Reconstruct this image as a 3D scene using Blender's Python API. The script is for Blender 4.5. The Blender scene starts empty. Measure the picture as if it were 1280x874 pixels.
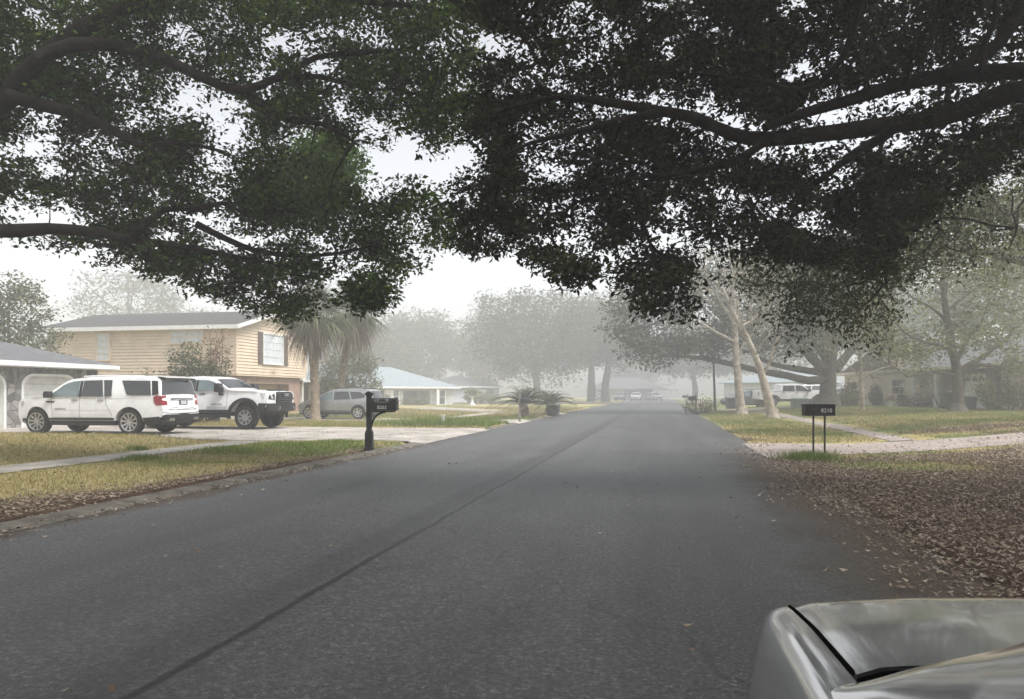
import bpy, bmesh, math, random
import numpy as np
from mathutils import Vector, Matrix

random.seed(7)
RNG = np.random.default_rng(7)
scene = bpy.context.scene
COL = scene.collection
R = math.radians

# ------------------------------------------------------------------ camera frame (metres)
F = 930.0                      # focal length in photo pixels (photo 1280 wide)
CX, HY = 640.0, 492.0          # image centre column, horizon row
YAW = R(11.4)
CH = 1.40
fw = np.array([-math.sin(YAW), math.cos(YAW)])
rt = np.array([math.cos(YAW), math.sin(YAW)])


def at(px, py, d):
    """photo pixel at depth d -> world point"""
    lat = (px - CX) / F * d
    p = fw * d + rt * lat
    return np.array([p[0], p[1], CH + (HY - py) / F * d])


def gnd(px, d):
    p = at(px, HY, d)
    return p[0], p[1]


def on_x(px, X):               # Y of the point in column px on the plane x = X
    k = (px - CX) / F
    # lat = rx X + ry Y ; d = fx X + fy Y ; lat = k d
    return X * (k * fw[0] - rt[0]) / (rt[1] - k * fw[1])


def on_y(px, Y):
    k = (px - CX) / F
    return Y * (k * fw[1] - rt[1]) / (rt[0] - k * fw[0])


def depth(X, Y):
    return fw[0] * X + fw[1] * Y


def zat(py, X, Y):
    return CH + (HY - py) / F * depth(X, Y)


def project(P):
    d = P[:, 0] * fw[0] + P[:, 1] * fw[1]
    l = P[:, 0] * rt[0] + P[:, 1] * rt[1]
    dd = np.where(d > 0.05, d, 0.05)
    return CX + l / dd * F, HY - (P[:, 2] - CH) / dd * F, d


def sstep(a, b, x):
    t = np.clip((np.asarray(x, dtype=float) - a) / (b - a), 0, 1)
    return t * t * (3 - 2 * t)


_tab = RNG.random((256, 256))


def vnoise(x, y):
    x = np.asarray(x, dtype=float); y = np.asarray(y, dtype=float)
    xi = np.floor(x).astype(int); yi = np.floor(y).astype(int)
    fx = x - xi; fy = y - yi
    fx = fx * fx * (3 - 2 * fx); fy = fy * fy * (3 - 2 * fy)
    g = lambda a, b: _tab[a % 256, b % 256]
    return (g(xi, yi) * (1 - fx) + g(xi + 1, yi) * fx) * (1 - fy) + (g(xi, yi + 1) * (1 - fx) + g(xi + 1, yi + 1) * fx) * fy


def fbm(x, y):
    return 0.55 * vnoise(x, y) + 0.3 * vnoise(x * 2.1 + 17, y * 2.1 + 5) + 0.15 * vnoise(x * 4.3 + 3, y * 4.3 + 31)


def ground_z(X, Y):
    X = np.asarray(X, dtype=float); Y = np.asarray(Y, dtype=float)
    right = 0.02 + 0.43 * sstep(4.0, 14.0, X)
    left = 0.05 + .19 * sstep(12.0, 14.5, -X) * (1 - sstep(24.0, 24.6, -X)) * sstep(11.0, 17.6, Y) * (1 - sstep(18.4, 19.3, Y))
    z = np.where(X > 2.4, right, np.where(X < -6.9, left, -0.03))
    return z

# ------------------------------------------------------------------ object bookkeeping


def tag(o, label=None, cat=None, group=None, kind=None):
    if label: o['label'] = label
    if cat: o['category'] = cat
    if group: o['group'] = group
    if kind: o['kind'] = kind
    return o


def empty(name, loc=(0, 0, 0), rz=0.0, label=None, cat=None, group=None):
    o = bpy.data.objects.new(name, None)
    COL.objects.link(o)
    o.empty_display_size = 0.2
    o.location = loc
    o.rotation_euler = (0, 0, rz)
    return tag(o, label, cat, group)


def link(name, me, mat, parent=None):
    o = bpy.data.objects.new(name, me)
    COL.objects.link(o)
    if mat is not None:
        for m in (mat if isinstance(mat, (list, tuple)) else [mat]):
            me.materials.append(m)
    if parent is not None:
        o.parent = parent
    return o


def mesh_np(name, V, Fc, mat=None, parent=None, smooth=False):
    """V n x 3, Fc m x k (all faces the same size) or a list of such arrays"""
    V = np.ascontiguousarray(V, dtype=np.float32)
    Fs = Fc if isinstance(Fc, list) else [Fc]
    Fs = [np.asarray(f, dtype=np.int32) for f in Fs if len(f)]
    me = bpy.data.meshes.new(name)
    me.vertices.add(len(V)); me.vertices.foreach_set('co', V.ravel())
    loops = np.concatenate([f.ravel() for f in Fs])
    tot = np.concatenate([np.full(len(f), f.shape[1], dtype=np.int32) for f in Fs])
    start = np.concatenate([[0], np.cumsum(tot)[:-1]]).astype(np.int32)
    me.loops.add(len(loops)); me.loops.foreach_set('vertex_index', loops)
    me.polygons.add(len(tot)); me.polygons.foreach_set('loop_start', start)
    try:
        me.polygons.foreach_set('loop_total', tot)
    except Exception:
        pass
    if smooth:
        me.polygons.foreach_set('use_smooth', np.ones(len(tot), dtype=bool))
    me.update(calc_edges=True)
    return link(name, me, mat, parent)


class MB:
    """collects shapes and links them as ONE mesh object"""
    def __init__(self):
        self.v = []; self.f = []

    def add(self, vs, fs):
        n = len(self.v)
        self.v += [tuple(map(float, p)) for p in vs]
        self.f += [tuple(i + n for i in f) for f in fs]
        return self

    def box(self, x0, x1, y0, y1, z0, z1):
        vs = [(x0, y0, z0), (x1, y0, z0), (x1, y1, z0), (x0, y1, z0), (x0, y0, z1), (x1, y0, z1), (x1, y1, z1), (x0, y1, z1)]
        return self.add(vs, [(0, 3, 2, 1), (4, 5, 6, 7), (0, 1, 5, 4), (1, 2, 6, 5), (2, 3, 7, 6), (3, 0, 4, 7)])

    def beam(self, a, b, w, h, up=(0, 0, 1)):
        a = Vector(a); b = Vector(b); d = (b - a).normalized()
        s = d.cross(Vector(up))
        if s.length < 1e-5: s = d.cross(Vector((1, 0, 0)))
        s.normalize(); u = s.cross(d).normalized()
        vs = []
        for p in (a, b):
            for i, j in ((-1, -1), (1, -1), (1, 1), (-1, 1)):
                vs.append(p + s * (i * w / 2) + u * (j * h / 2))
        return self.add(vs, [(0, 1, 2, 3), (7, 6, 5, 4), (0, 4, 5, 1), (1, 5, 6, 2), (2, 6, 7, 3), (3, 7, 4, 0)])

    def tube(self, pts, rad, n=8, cap=True):
        pts = [Vector(p) for p in pts]
        if not hasattr(rad, '__len__'): rad = [rad] * len(pts)
        base = len(self.v); vs = []; fs = []
        ref = None
        for i, p in enumerate(pts):
            d = (pts[min(i + 1, len(pts) - 1)] - pts[max(i - 1, 0)]).normalized()
            if ref is None:
                ref = d.orthogonal().normalized()
            s = (ref - d * ref.dot(d))
            s = s.normalized() if s.length > 1e-4 else d.orthogonal().normalized()
            ref = s; t = d.cross(s)
            for k in range(n):
                a = 2 * math.pi * k / n
                vs.append(p + (s * math.cos(a) + t * math.sin(a)) * rad[i])
        for i in range(len(pts) - 1):
            for k in range(n):
                k2 = (k + 1) % n
                fs.append((i * n + k, i * n + k2, (i + 1) * n + k2, (i + 1) * n + k))
        if cap:
            fs.append(tuple(reversed(range(n))))
            fs.append(tuple((len(pts) - 1) * n + k for k in range(n)))
        return self.add(vs, fs)

    def prism(self, poly, axis, a, b):
        """poly of 2d points in the other two axes (cyclic order: x->(y,z), y->(x,z), z->(x,y))"""
        def mk(p, t):
            if axis == 'x': return (t, p[0], p[1])
            if axis == 'y': return (p[0], t, p[1])
            return (p[0], p[1], t)
        n = len(poly)
        vs = [mk(p, a) for p in poly] + [mk(p, b) for p in poly]
        fs = [tuple(range(n)), tuple(reversed(range(n, 2 * n)))]
        for i in range(n):
            j = (i + 1) % n
            fs.append((i, i + n, j + n, j))
        return self.add(vs, fs)

    def lathe(self, prof, n=24, c=(0, 0, 0), axis='z'):
        vs = []; fs = []
        for r, z in prof:
            for k in range(n):
                a = 2 * math.pi * k / n
                if axis == 'z': vs.append((c[0] + r * math.cos(a), c[1] + r * math.sin(a), c[2] + z))
                else: vs.append((c[0] + r * math.cos(a), c[1] + z, c[2] + r * math.sin(a)))
        for i in range(len(prof) - 1):
            for k in range(n):
                k2 = (k + 1) % n
                fs.append((i * n + k, i * n + k2, (i + 1) * n + k2, (i + 1) * n + k))
        return self.add(vs, fs)

    def build(self, name, mat, parent=None, smooth=None, bevel=0.0, fix=True):
        me = bpy.data.meshes.new(name)
        me.from_pydata(self.v, [], self.f)
        if fix:
            bm = bmesh.new(); bm.from_mesh(me)
            bmesh.ops.recalc_face_normals(bm, faces=bm.faces)
            bm.to_mesh(me); bm.free()
        if smooth is not None:
            me.polygons.foreach_set('use_smooth', np.ones(len(me.polygons), dtype=bool))
            me.set_sharp_from_angle(angle=R(smooth))
        o = link(name, me, mat, parent)
        if bevel:
            m = o.modifiers.new('bevel', 'BEVEL'); m.width = bevel; m.segments = 2
            m.limit_method = 'ANGLE'; m.angle_limit = R(35)
        return o


def text(name, body, size, mat, parent, loc, rot, extrude=0.002, align='CENTER'):
    cu = bpy.data.curves.new(name, 'FONT')
    cu.body = body; cu.size = size; cu.extrude = extrude
    cu.align_x = align; cu.align_y = 'CENTER'
    tmp = bpy.data.objects.new('lettering_source', cu)
    me = bpy.data.meshes.new_from_object(tmp)
    bpy.data.objects.remove(tmp); bpy.data.curves.remove(cu)
    me.materials.clear()
    o = link(name, me, mat, parent)
    o.location = loc; o.rotation_euler = rot
    return o

# ------------------------------------------------------------------ materials


def new_mat(name):
    m = bpy.data.materials.new(name); m.use_nodes = True
    nt = m.node_tree; b = nt.nodes['Principled BSDF']
    return m, nt, b


def N(nt, typ, **kw):
    n = nt.nodes.new(typ)
    for k, v in kw.items():
        if k.startswith('i_'):
            key = k[2:]
            key = int(key) if key.isdigit() else key.replace('_', ' ')
            n.inputs[key].default_value = v
        else:
            setattr(n, k, v)
    return n


def rgb(c): return (c[0], c[1], c[2], 1.0)


def mixc(nt, fac, a, b, blend='MIX'):
    n = nt.nodes.new('ShaderNodeMix'); n.data_type = 'RGBA'; n.blend_type = blend
    for sock, val in ((n.inputs[0], fac), (n.inputs[6], a), (n.inputs[7], b)):
        if isinstance(val, (int, float)): sock.default_value = val
        elif isinstance(val, (tuple, list)): sock.default_value = rgb(val)
        else: nt.links.new(val, sock)
    return n.outputs[2]


def ramp(nt, fac, stops):
    n = nt.nodes.new('ShaderNodeValToRGB')
    while len(n.color_ramp.elements) < len(stops): n.color_ramp.elements.new(0.5)
    for e, (p, c) in zip(n.color_ramp.elements, stops):
        e.position = p; e.color = rgb(c) if hasattr(c, '__len__') else (c, c, c, 1)
    nt.links.new(fac, n.inputs[0])
    return n.outputs[0]


def noise(nt, scale, detail=4, rough=0.6, vec=None):
    n = N(nt, 'ShaderNodeTexNoise', i_Scale=scale, i_Detail=detail, i_Roughness=rough)
    if vec is None:
        tc = nt.nodes.get('TC') or N(nt, 'ShaderNodeTexCoord', name='TC')
        vec = tc.outputs['Object']
    nt.links.new(vec, n.inputs['Vector'])
    return n.outputs['Fac']


def bump(nt, b, h, strength=0.4, dist=0.02):
    n = N(nt, 'ShaderNodeBump', i_Strength=strength, i_Distance=dist)
    nt.links.new(h, n.inputs['Height']); nt.links.new(n.outputs[0], b.inputs['Normal'])


def mat_noise(name, c1, c2, scale=4.0, rough=0.75, bmp=0.3, bscale=None, dist=0.01, lo=0.35, hi=0.65, metal=0.0, detail=5, spec=0.35):
    m, nt, b = new_mat(name)
    f = noise(nt, scale, detail)
    nt.links.new(ramp(nt, f, [(lo, c1), (hi, c2)]), b.inputs['Base Color'])
    b.inputs['Roughness'].default_value = rough; b.inputs['Metallic'].default_value = metal
    b.inputs['Specular IOR Level'].default_value = spec
    if bmp: bump(nt, b, noise(nt, bscale or scale * 6, 4), bmp, dist)
    return m


def mat_leaf(name, cols, trans=0.25, rough=0.55):
    """leaf faces: colour per loose leaf, some light let through"""
    m, nt, b = new_mat(name)
    g = N(nt, 'ShaderNodeNewGeometry')
    c = ramp(nt, g.outputs['Random Per Island'], [(i / max(1, len(cols) - 1), c) for i, c in enumerate(cols)])
    nt.links.new(c, b.inputs['Base Color'])
    b.inputs['Roughness'].default_value = rough; b.inputs['Specular IOR Level'].default_value = 0.25
    if trans:
        t = N(nt, 'ShaderNodeBsdfTranslucent'); nt.links.new(c, t.inputs[0])
        mx = N(nt, 'ShaderNodeMixShader', i_0=trans)
        nt.links.new(b.outputs[0], mx.inputs[1]); nt.links.new(t.outputs[0], mx.inputs[2])
        nt.links.new(mx.outputs[0], nt.nodes['Material Output'].inputs['Surface'])
    return m


def mat_brick(name, c1, c2, mortar, scale=1.0, bw=0.22, rh=0.075, ms=0.012, rough=0.85, bmp=0.5):
    m, nt, b = new_mat(name)
    tc = N(nt, 'ShaderNodeTexCoord'); s = N(nt, 'ShaderNodeSeparateXYZ'); nt.links.new(tc.outputs['Object'], s.inputs[0])
    ad = N(nt, 'ShaderNodeMath', operation='ADD'); nt.links.new(s.outputs[0], ad.inputs[0]); nt.links.new(s.outputs[1], ad.inputs[1])
    cb = N(nt, 'ShaderNodeCombineXYZ'); nt.links.new(ad.outputs[0], cb.inputs[0]); nt.links.new(s.outputs[2], cb.inputs[1])
    t = N(nt, 'ShaderNodeTexBrick', i_Scale=scale)
    t.inputs['Color1'].default_value = rgb(c1); t.inputs['Color2'].default_value = rgb(c2); t.inputs['Mortar'].default_value = rgb(mortar)
    t.inputs['Mortar Size'].default_value = ms; t.inputs['Brick Width'].default_value = bw; t.inputs['Row Height'].default_value = rh
    t.inputs['Bias'].default_value = 0.0
    nt.links.new(cb.outputs[0], t.inputs['Vector'])
    f = noise(nt, 3.0, 5)
    nt.links.new(mixc(nt, 0.35, t.outputs['Color'], ramp(nt, f, [(0.3, (c1[0] * .6, c1[1] * .6, c1[2] * .6)), (0.7, (c2[0] * 1.2, c2[1] * 1.2, c2[2] * 1.2))])), b.inputs['Base Color'])
    b.inputs['Roughness'].default_value = rough
    if bmp:
        inv = N(nt, 'ShaderNodeMath', operation='SUBTRACT', i_0=1.0); nt.links.new(t.outputs['Fac'], inv.inputs[1])
        bump(nt, b, inv.outputs[0], bmp, 0.01)
    return m


def mat_paint(name, c, rough=0.3, coat=0.6, metal=0.0):
    m, nt, b = new_mat(name)
    f = noise(nt, 2.5, 6)
    c2 = tuple(x * 0.86 for x in c)
    nt.links.new(ramp(nt, f, [(0.35, c2), (0.6, c)]), b.inputs['Base Color'])
    b.inputs['Roughness'].default_value = rough; b.inputs['Metallic'].default_value = metal
    b.inputs['Coat Weight'].default_value = coat; b.inputs['Coat Roughness'].default_value = 0.06
    return m


def mat_stone(name):
    m, nt, b = new_mat(name)
    tc = N(nt, 'ShaderNodeTexCoord')
    v = N(nt, 'ShaderNodeTexVoronoi', i_Scale=3.2); nt.links.new(tc.outputs['Object'], v.inputs['Vector'])
    e = N(nt, 'ShaderNodeTexVoronoi', i_Scale=3.2, feature='DISTANCE_TO_EDGE'); nt.links.new(tc.outputs['Object'], e.inputs['Vector'])
    col = ramp(nt, v.outputs['Color'], [(0.1, (.10, .10, .10)), (0.5, (.21, .20, .19)), (0.9, (.33, .31, .29))])
    edge = ramp(nt, e.outputs['Distance'], [(0.0, 0.0), (0.09, 1.0)])
    nt.links.new(mixc(nt, edge, (.16, .16, .155), col), b.inputs['Base Color'])
    b.inputs['Roughness'].default_value = 0.9
    bump(nt, b, edge, 0.8, 0.03)
    return m


M = {}
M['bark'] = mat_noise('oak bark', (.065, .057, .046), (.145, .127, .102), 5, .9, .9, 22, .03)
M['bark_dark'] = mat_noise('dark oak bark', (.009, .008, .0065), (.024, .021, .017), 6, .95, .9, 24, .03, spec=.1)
M['bark_pale'] = mat_noise('sycamore bark', (.20, .165, .13), (.44, .39, .32), 4, .85, .5, 18, .02)
M['bark_palm'] = mat_noise('palm trunk', (.16, .12, .085), (.33, .27, .20), 6, .9, .8, 14, .03)
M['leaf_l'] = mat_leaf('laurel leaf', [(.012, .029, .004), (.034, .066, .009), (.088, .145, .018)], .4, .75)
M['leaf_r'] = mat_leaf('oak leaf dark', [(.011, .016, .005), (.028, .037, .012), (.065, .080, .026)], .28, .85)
M['leaf_skylit'] = mat_leaf('skylit oak leaf', [(.030, .036, .014), (.055, .062, .024), (.085, .09, .036)], .3, .8)  # brighter copy of the oak leaf; sky light and fog put into its colour
M['leaf_mid'] = mat_leaf('oak leaf', [(.095, .105, .040), (.16, .17, .066), (.25, .25, .105)], .4)
M['leaf_far'] = mat_leaf('far oak leaf', [(.045, .053, .025), (.075, .083, .04), (.12, .12, .06)], .3)
M['leaf_pale'] = mat_leaf('pale leaf', [(.10, .105, .055), (.16, .16, .085), (.24, .23, .13)], .3)
M['leaf_shrub'] = mat_leaf('shrub leaf', [(.05, .065, .03), (.09, .11, .045), (.17, .15, .075)], .2)
M['leaf_red'] = mat_leaf('russet leaf', [(.14, .07, .045), (.22, .12, .08), (.16, .14, .06)], .2)
M['frond'] = mat_leaf('palm frond', [(.06, .08, .035), (.10, .12, .055), (.19, .19, .11)], .2)
M['frond_dead'] = mat_leaf('dead palm frond', [(.12, .09, .058), (.19, .15, .10), (.29, .24, .17)], .15)
M['cycad'] = mat_leaf('cycad frond', [(.04, .06, .028), (.075, .10, .045), (.15, .17, .085)], .15)
M['litter'] = mat_leaf('dry leaves', [(.080, .054, .034), (.145, .105, .070), (.25, .195, .14), (.40, .335, .26), (.12, .082, .052)], .0, .75)
M['litter_pale'] = mat_leaf('pale dry leaves', [(.10, .065, .045), (.22, .16, .12), (.40, .33, .26), (.50, .44, .37)], .0, .7)
M['blade'] = mat_leaf('grass blades', [(.20, .17, .06), (.17, .19, .055), (.34, .28, .12), (.46, .37, .19)], .3)
M['blade_green'] = mat_leaf('green grass blades', [(.09, .15, .028), (.16, .22, .045), (.24, .28, .075)], .35)
M['concrete'] = mat_noise('worn concrete', (.26, .24, .215), (.46, .43, .395), 1.3, .9, .25, 40, .004)
M['kerb'] = mat_noise('old kerb concrete', (.065, .060, .048), (.165, .152, .125), 3, .92, .4, 50, .006)
M['white'] = mat_noise('white paint', (.66, .66, .64), (.80, .80, .79), 2, .6, .05)
M['offwhite'] = mat_noise('off white paint', (.52, .52, .50), (.68, .68, .66), 2, .6, .05)
M['siding'] = mat_noise('tan lap siding', (.60, .49, .37), (.70, .575, .445), 1.2, .7, .1, 30, .002)
M['beige'] = mat_noise('beige stucco', (.60, .53, .42), (.70, .62, .50), 1.5, .9, .3, 60, .004)
M['greywall'] = mat_noise('pale grey stucco', (.40, .41, .42), (.52, .53, .54), 1.5, .9, .2, 60, .004)
M['brick'] = mat_brick('red brown brick', (.22, .105, .075), (.36, .22, .165), (.33, .29, .26))
M['brickdark'] = mat_brick('dark brown brick', (.12, .085, .065), (.19, .145, .115), (.22, .20, .18))
M['stone'] = mat_stone('grey fieldstone')
M['shingle'] = mat_brick('grey shingles', (.095, .098, .104), (.15, .153, .16), (.06, .06, .065), 1, .30, .05, .006, .92, .3)
M['shingle2'] = mat_brick('brown grey shingles', (.055, .055, .056), (.09, .089, .088), (.04, .04, .04), 1, .30, .045, .006, .92, .3)
M['shingleblue'] = mat_brick('pale blue shingles', (.20, .245, .27), (.29, .335, .36), (.15, .18, .20), 1, .45, .07, .008, .85, .3)
M['glass'] = mat_noise('window glass', (.03, .035, .04), (.05, .055, .06), 1, .06, 0, spec=.7)
M['blind'] = mat_noise('pale window blind', (.48, .52, .56), (.62, .66, .70), 3, .35, 0, spec=.6)
M['carglass'] = mat_noise('tinted car glass', (.02, .024, .028), (.03, .034, .038), 1, .04, 0, spec=.9)
M['carglass2'] = mat_noise('clear car glass', (.10, .14, .15), (.16, .21, .22), 2, .05, 0, spec=.9)
M['shutter'] = mat_noise('brown shutter', (.10, .075, .062), (.15, .115, .095), 6, .7, .2)
M['doorred'] = mat_noise('red brown entry', (.09, .045, .036), (.14, .075, .06), 4, .7, .2)
M['garage'] = mat_noise('tan garage door', (.36, .27, .18), (.44, .34, .23), 3, .7, .1)
M['pwhite'] = mat_paint('white car paint', (.86, .86, .865), .22)
M['psilver'] = mat_paint('silver car paint', (.38, .385, .395), .3, .7, .55)
M['psilver2'] = mat_paint('foreground silver paint', (.50, .505, .51), .11, .9, .6)
M['pdark'] = mat_paint('dark car paint', (.07, .08, .09), .3)
M['blackplastic'] = mat_noise('black plastic', (.014, .014, .015), (.028, .028, .030), 8, .55, .15, 60, .002)
M['tyre'] = mat_noise('tyre rubber', (.012, .012, .012), (.026, .025, .024), 12, .85, .2, 60, .003)
M['alloy'] = mat_noise('alloy rim', (.45, .45, .46), (.60, .60, .61), 4, .3, 0, metal=.8)
M['chrome'] = mat_noise('chrome', (.55, .55, .56), (.7, .7, .7), 4, .15, 0, metal=.9)
M['red'] = mat_noise('red lamp lens', (.20, .012, .016), (.32, .03, .035), 10, .12, 0, spec=.7)
M['lens'] = mat_noise('headlight lens', (.30, .31, .32), (.60, .61, .62), 14, .08, 0, spec=.8)
M['blackmetal'] = mat_noise('black painted metal', (.010, .010, .010), (.024, .024, .023), 5, .4, .1, 40, .002)
M['boxblack'] = mat_noise('mailbox black steel', (.006, .006, .006), (.014, .012, .012), 5, .5, .1, 40, .002)
M['gap'] = mat_noise('dark gap', (.003, .003, .003), (.005, .005, .005), 5, 1.0, 0, spec=0)
M['wood'] = mat_noise('weathered wood', (.16, .14, .12), (.30, .27, .235), 8, .9, .4)
M['digit'] = mat_noise('pale numerals', (.55, .55, .55), (.7, .7, .7), 6, .5, 0)
M['greenbox'] = mat_noise('utility green', (.10, .15, .115), (.15, .205, .16), 4, .6, .1)
M['bin'] = mat_noise('bin plastic', (.03, .036, .036), (.05, .056, .056), 4, .5, .1)
M['plate'] = mat_noise('licence plate', (.4, .42, .45), (.55, .57, .6), 20, .4, 0)
M['greytext'] = mat_noise('badge grey', (.07, .07, .075), (.11, .11, .115), 6, .4, 0)
M['poledark'] = mat_noise('dark pole', (.03, .032, .034), (.055, .058, .06), 5, .5, .1)

FOG = .0051     # fog density per metre
SKY = .090
SUN = 1.5
EXPO = 1.6
AEL, AAZ, ANI = 58, 108, .15

# ------------------------------------------------------------------ road, terrain, paths
XL, XR = -6.45, 2.40           # road edges


def asphalt():
    m, nt, b = new_mat('asphalt')
    tc = N(nt, 'ShaderNodeTexCoord', name='TC'); s = N(nt, 'ShaderNodeSeparateXYZ'); nt.links.new(tc.outputs['Object'], s.inputs[0])
    n1 = noise(nt, 34, 6, .85); n2 = noise(nt, .5, 5); n3 = noise(nt, 130, 2)
    base = ramp(nt, n1, [(.42, (.016, .017, .018)), (.49, (.045, .046, .048)), (.56, (.085, .085, .088)), (.64, (.27, .27, .265))])
    base = mixc(nt, .35, base, ramp(nt, n3, [(.42, (.015, .016, .017)), (.60, (.13, .13, .132))]))
    patch = ramp(nt, n2, [(.3, (.90, .90, .875)), (.7, (1.25, 1.24, 1.20))])
    base = mixc(nt, 1.0, base, patch, 'MULTIPLY')
    # tyre worn lanes, older patches and drips, all running along the road
    mp = N(nt, 'ShaderNodeMapping'); mp.inputs['Scale'].default_value = (1.5, .07, 1)
    nt.links.new(tc.outputs['Object'], mp.inputs['Vector'])
    base = mixc(nt, 1.0, base, ramp(nt, noise(nt, 1.0, 5, .6, mp.outputs[0]), [(.36, (.86, .86, .85)), (.64, (1.16, 1.16, 1.14))]), 'MULTIPLY')
    base = mixc(nt, 1.0, base, ramp(nt, noise(nt, 1.7, 3, .5), [(.28, (.82, .82, .82)), (.40, (1.0, 1.0, 1.0))]), 'MULTIPLY')
    vc = N(nt, 'ShaderNodeTexVoronoi', i_Scale=.16, feature='DISTANCE_TO_EDGE'); wv = N(nt, 'ShaderNodeVectorMath', operation='ADD')
    nz = N(nt, 'ShaderNodeTexNoise', i_Scale=1.3, i_Detail=5.0); nt.links.new(tc.outputs['Object'], nz.inputs['Vector'])
    sc_ = N(nt, 'ShaderNodeVectorMath', operation='SCALE'); sc_.inputs['Scale'].default_value = 1.1; nt.links.new(nz.outputs['Color'], sc_.inputs[0])
    nt.links.new(tc.outputs['Object'], wv.inputs[0]); nt.links.new(sc_.outputs[0], wv.inputs[1]); nt.links.new(wv.outputs[0], vc.inputs['Vector'])
    base = mixc(nt, 1.0, base, ramp(nt, vc.outputs['Distance'], [(.0, (.5, .5, .5)), (.0010, (.6, .6, .6)), (.0022, (1, 1, 1))]), 'MULTIPLY')

    def mth(op, a, bb, c=None):
        n = N(nt, 'ShaderNodeMath', operation=op)
        for i, v in enumerate((a, bb) + ((c,) if c is not None else ())):
            if isinstance(v, (int, float)): n.inputs[i].default_value = v
            else: nt.links.new(v, n.inputs[i])
        return n.outputs[0]

    def srange(v, a, bb):
        n = N(nt, 'ShaderNodeMapRange', interpolation_type='SMOOTHSTEP')
        n.inputs['From Min'].default_value = a; n.inputs['From Max'].default_value = bb
        nt.links.new(v, n.inputs['Value']); return n.outputs[0]
    # paving seam between the two lanes, tar stained, a little crooked
    wob = mth('MULTIPLY', mth('SUBTRACT', noise(nt, 1.1, 4), .5), .14)
    sx = mth('ABSOLUTE', mth('ADD', mth('ADD', s.outputs[0], 2.33), wob), 0.0)
    seam = mth('SUBTRACT', 1.0, srange(sx, .012, .05))
    sx2 = mth('ADD', mth('ADD', s.outputs[0], 2.33), wob)
    band = mth('MULTIPLY', mth('SUBTRACT', 1.0, srange(mth('ABSOLUTE', mth('ADD', sx2, .24), 0.0), .08, .26)), .32)
    base = mixc(nt, mth('MAXIMUM', mth('MULTIPLY', seam, .98), band), base, (.007, .007, .0075))
    # leaf mould ground into the edge beside the oak
    wx = mth('ADD', s.outputs[0], mth('MULTIPLY', mth('SUBTRACT', noise(nt, .9, 6), .5), 1.3))
    dirt = mth('MULTIPLY', srange(wx, .95, 1.9), mth('SUBTRACT', 1.0, srange(s.outputs[1], 13.0, 22.0)))
    dirtl = mth('MULTIPLY', mth('SUBTRACT', 1.0, srange(wx, -6.5, -6.0)), mth('SUBTRACT', 1.0, srange(s.outputs[1], 14.0, 24.0)))
    base = mixc(nt, mth('MULTIPLY', mth('MAXIMUM', dirt, dirtl), .85), base, ramp(nt, noise(nt, 40, 4), [(.35, (.052, .034, .022)), (.65, (.135, .096, .066))]))
    nt.links.new(base, b.inputs['Base Color'])
    dm = mth('MAXIMUM', dirt, dirtl)
    nt.links.new(mth('MULTIPLY_ADD', dm, .40, .48), b.inputs['Roughness']); b.inputs['Specular IOR Level'].default_value = .36
    bump(nt, b, mth('ADD', n1, mth('MULTIPLY', n3, .5)), .9, .012)
    return m


M['asphalt'] = asphalt()


def terrain_mat():
    m, nt, b = new_mat('lawn ground')
    tc = N(nt, 'ShaderNodeTexCoord', name='TC')
    a = N(nt, 'ShaderNodeAttribute', attribute_name='cover')
    s = N(nt, 'ShaderNodeSeparateColor'); nt.links.new(a.outputs['Color'], s.inputs[0])
    f1 = noise(nt, 14, 6, .75); f2 = noise(nt, 2.2, 5, .7); f3 = noise(nt, 45, 3, .7)
    straw = ramp(nt, f1, [(.3, (.17, .14, .055)), (.5, (.34, .28, .125)), (.7, (.50, .41, .22))])
    green = ramp(nt, f1, [(.3, (.05, .075, .018)), (.5, (.11, .15, .04)), (.7, (.22, .24, .09))])
    brown = ramp(nt, f3, [(.3, (.035, .021, .014)), (.5, (.085, .052, .034)), (.7, (.19, .125, .085))])

    def soft(v, w):
        n = N(nt, 'ShaderNodeMath', operation='ADD'); nt.links.new(v, n.inputs[0])
        k = N(nt, 'ShaderNodeMath', operation='MULTIPLY_ADD', i_1=w, i_2=-w / 2); nt.links.new(f2, k.inputs[0]); nt.links.new(k.outputs[0], n.inputs[1])
        r = N(nt, 'ShaderNodeMapRange', interpolation_type='SMOOTHSTEP'); r.inputs['From Min'].default_value = .32; r.inputs['From Max'].default_value = .68
        nt.links.new(n.outputs[0], r.inputs['Value']); return r.outputs[0]
    c = mixc(nt, soft(s.outputs[1], 1.0), straw, green)
    c = mixc(nt, soft(s.outputs[0], .8), c, brown)
    nt.links.new(c, b.inputs['Base Color'])
    b.inputs['Roughness'].default_value = .95; b.inputs['Specular IOR Level'].default_value = .15
    bump(nt, b, f1, .8, .05)
    return m


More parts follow.
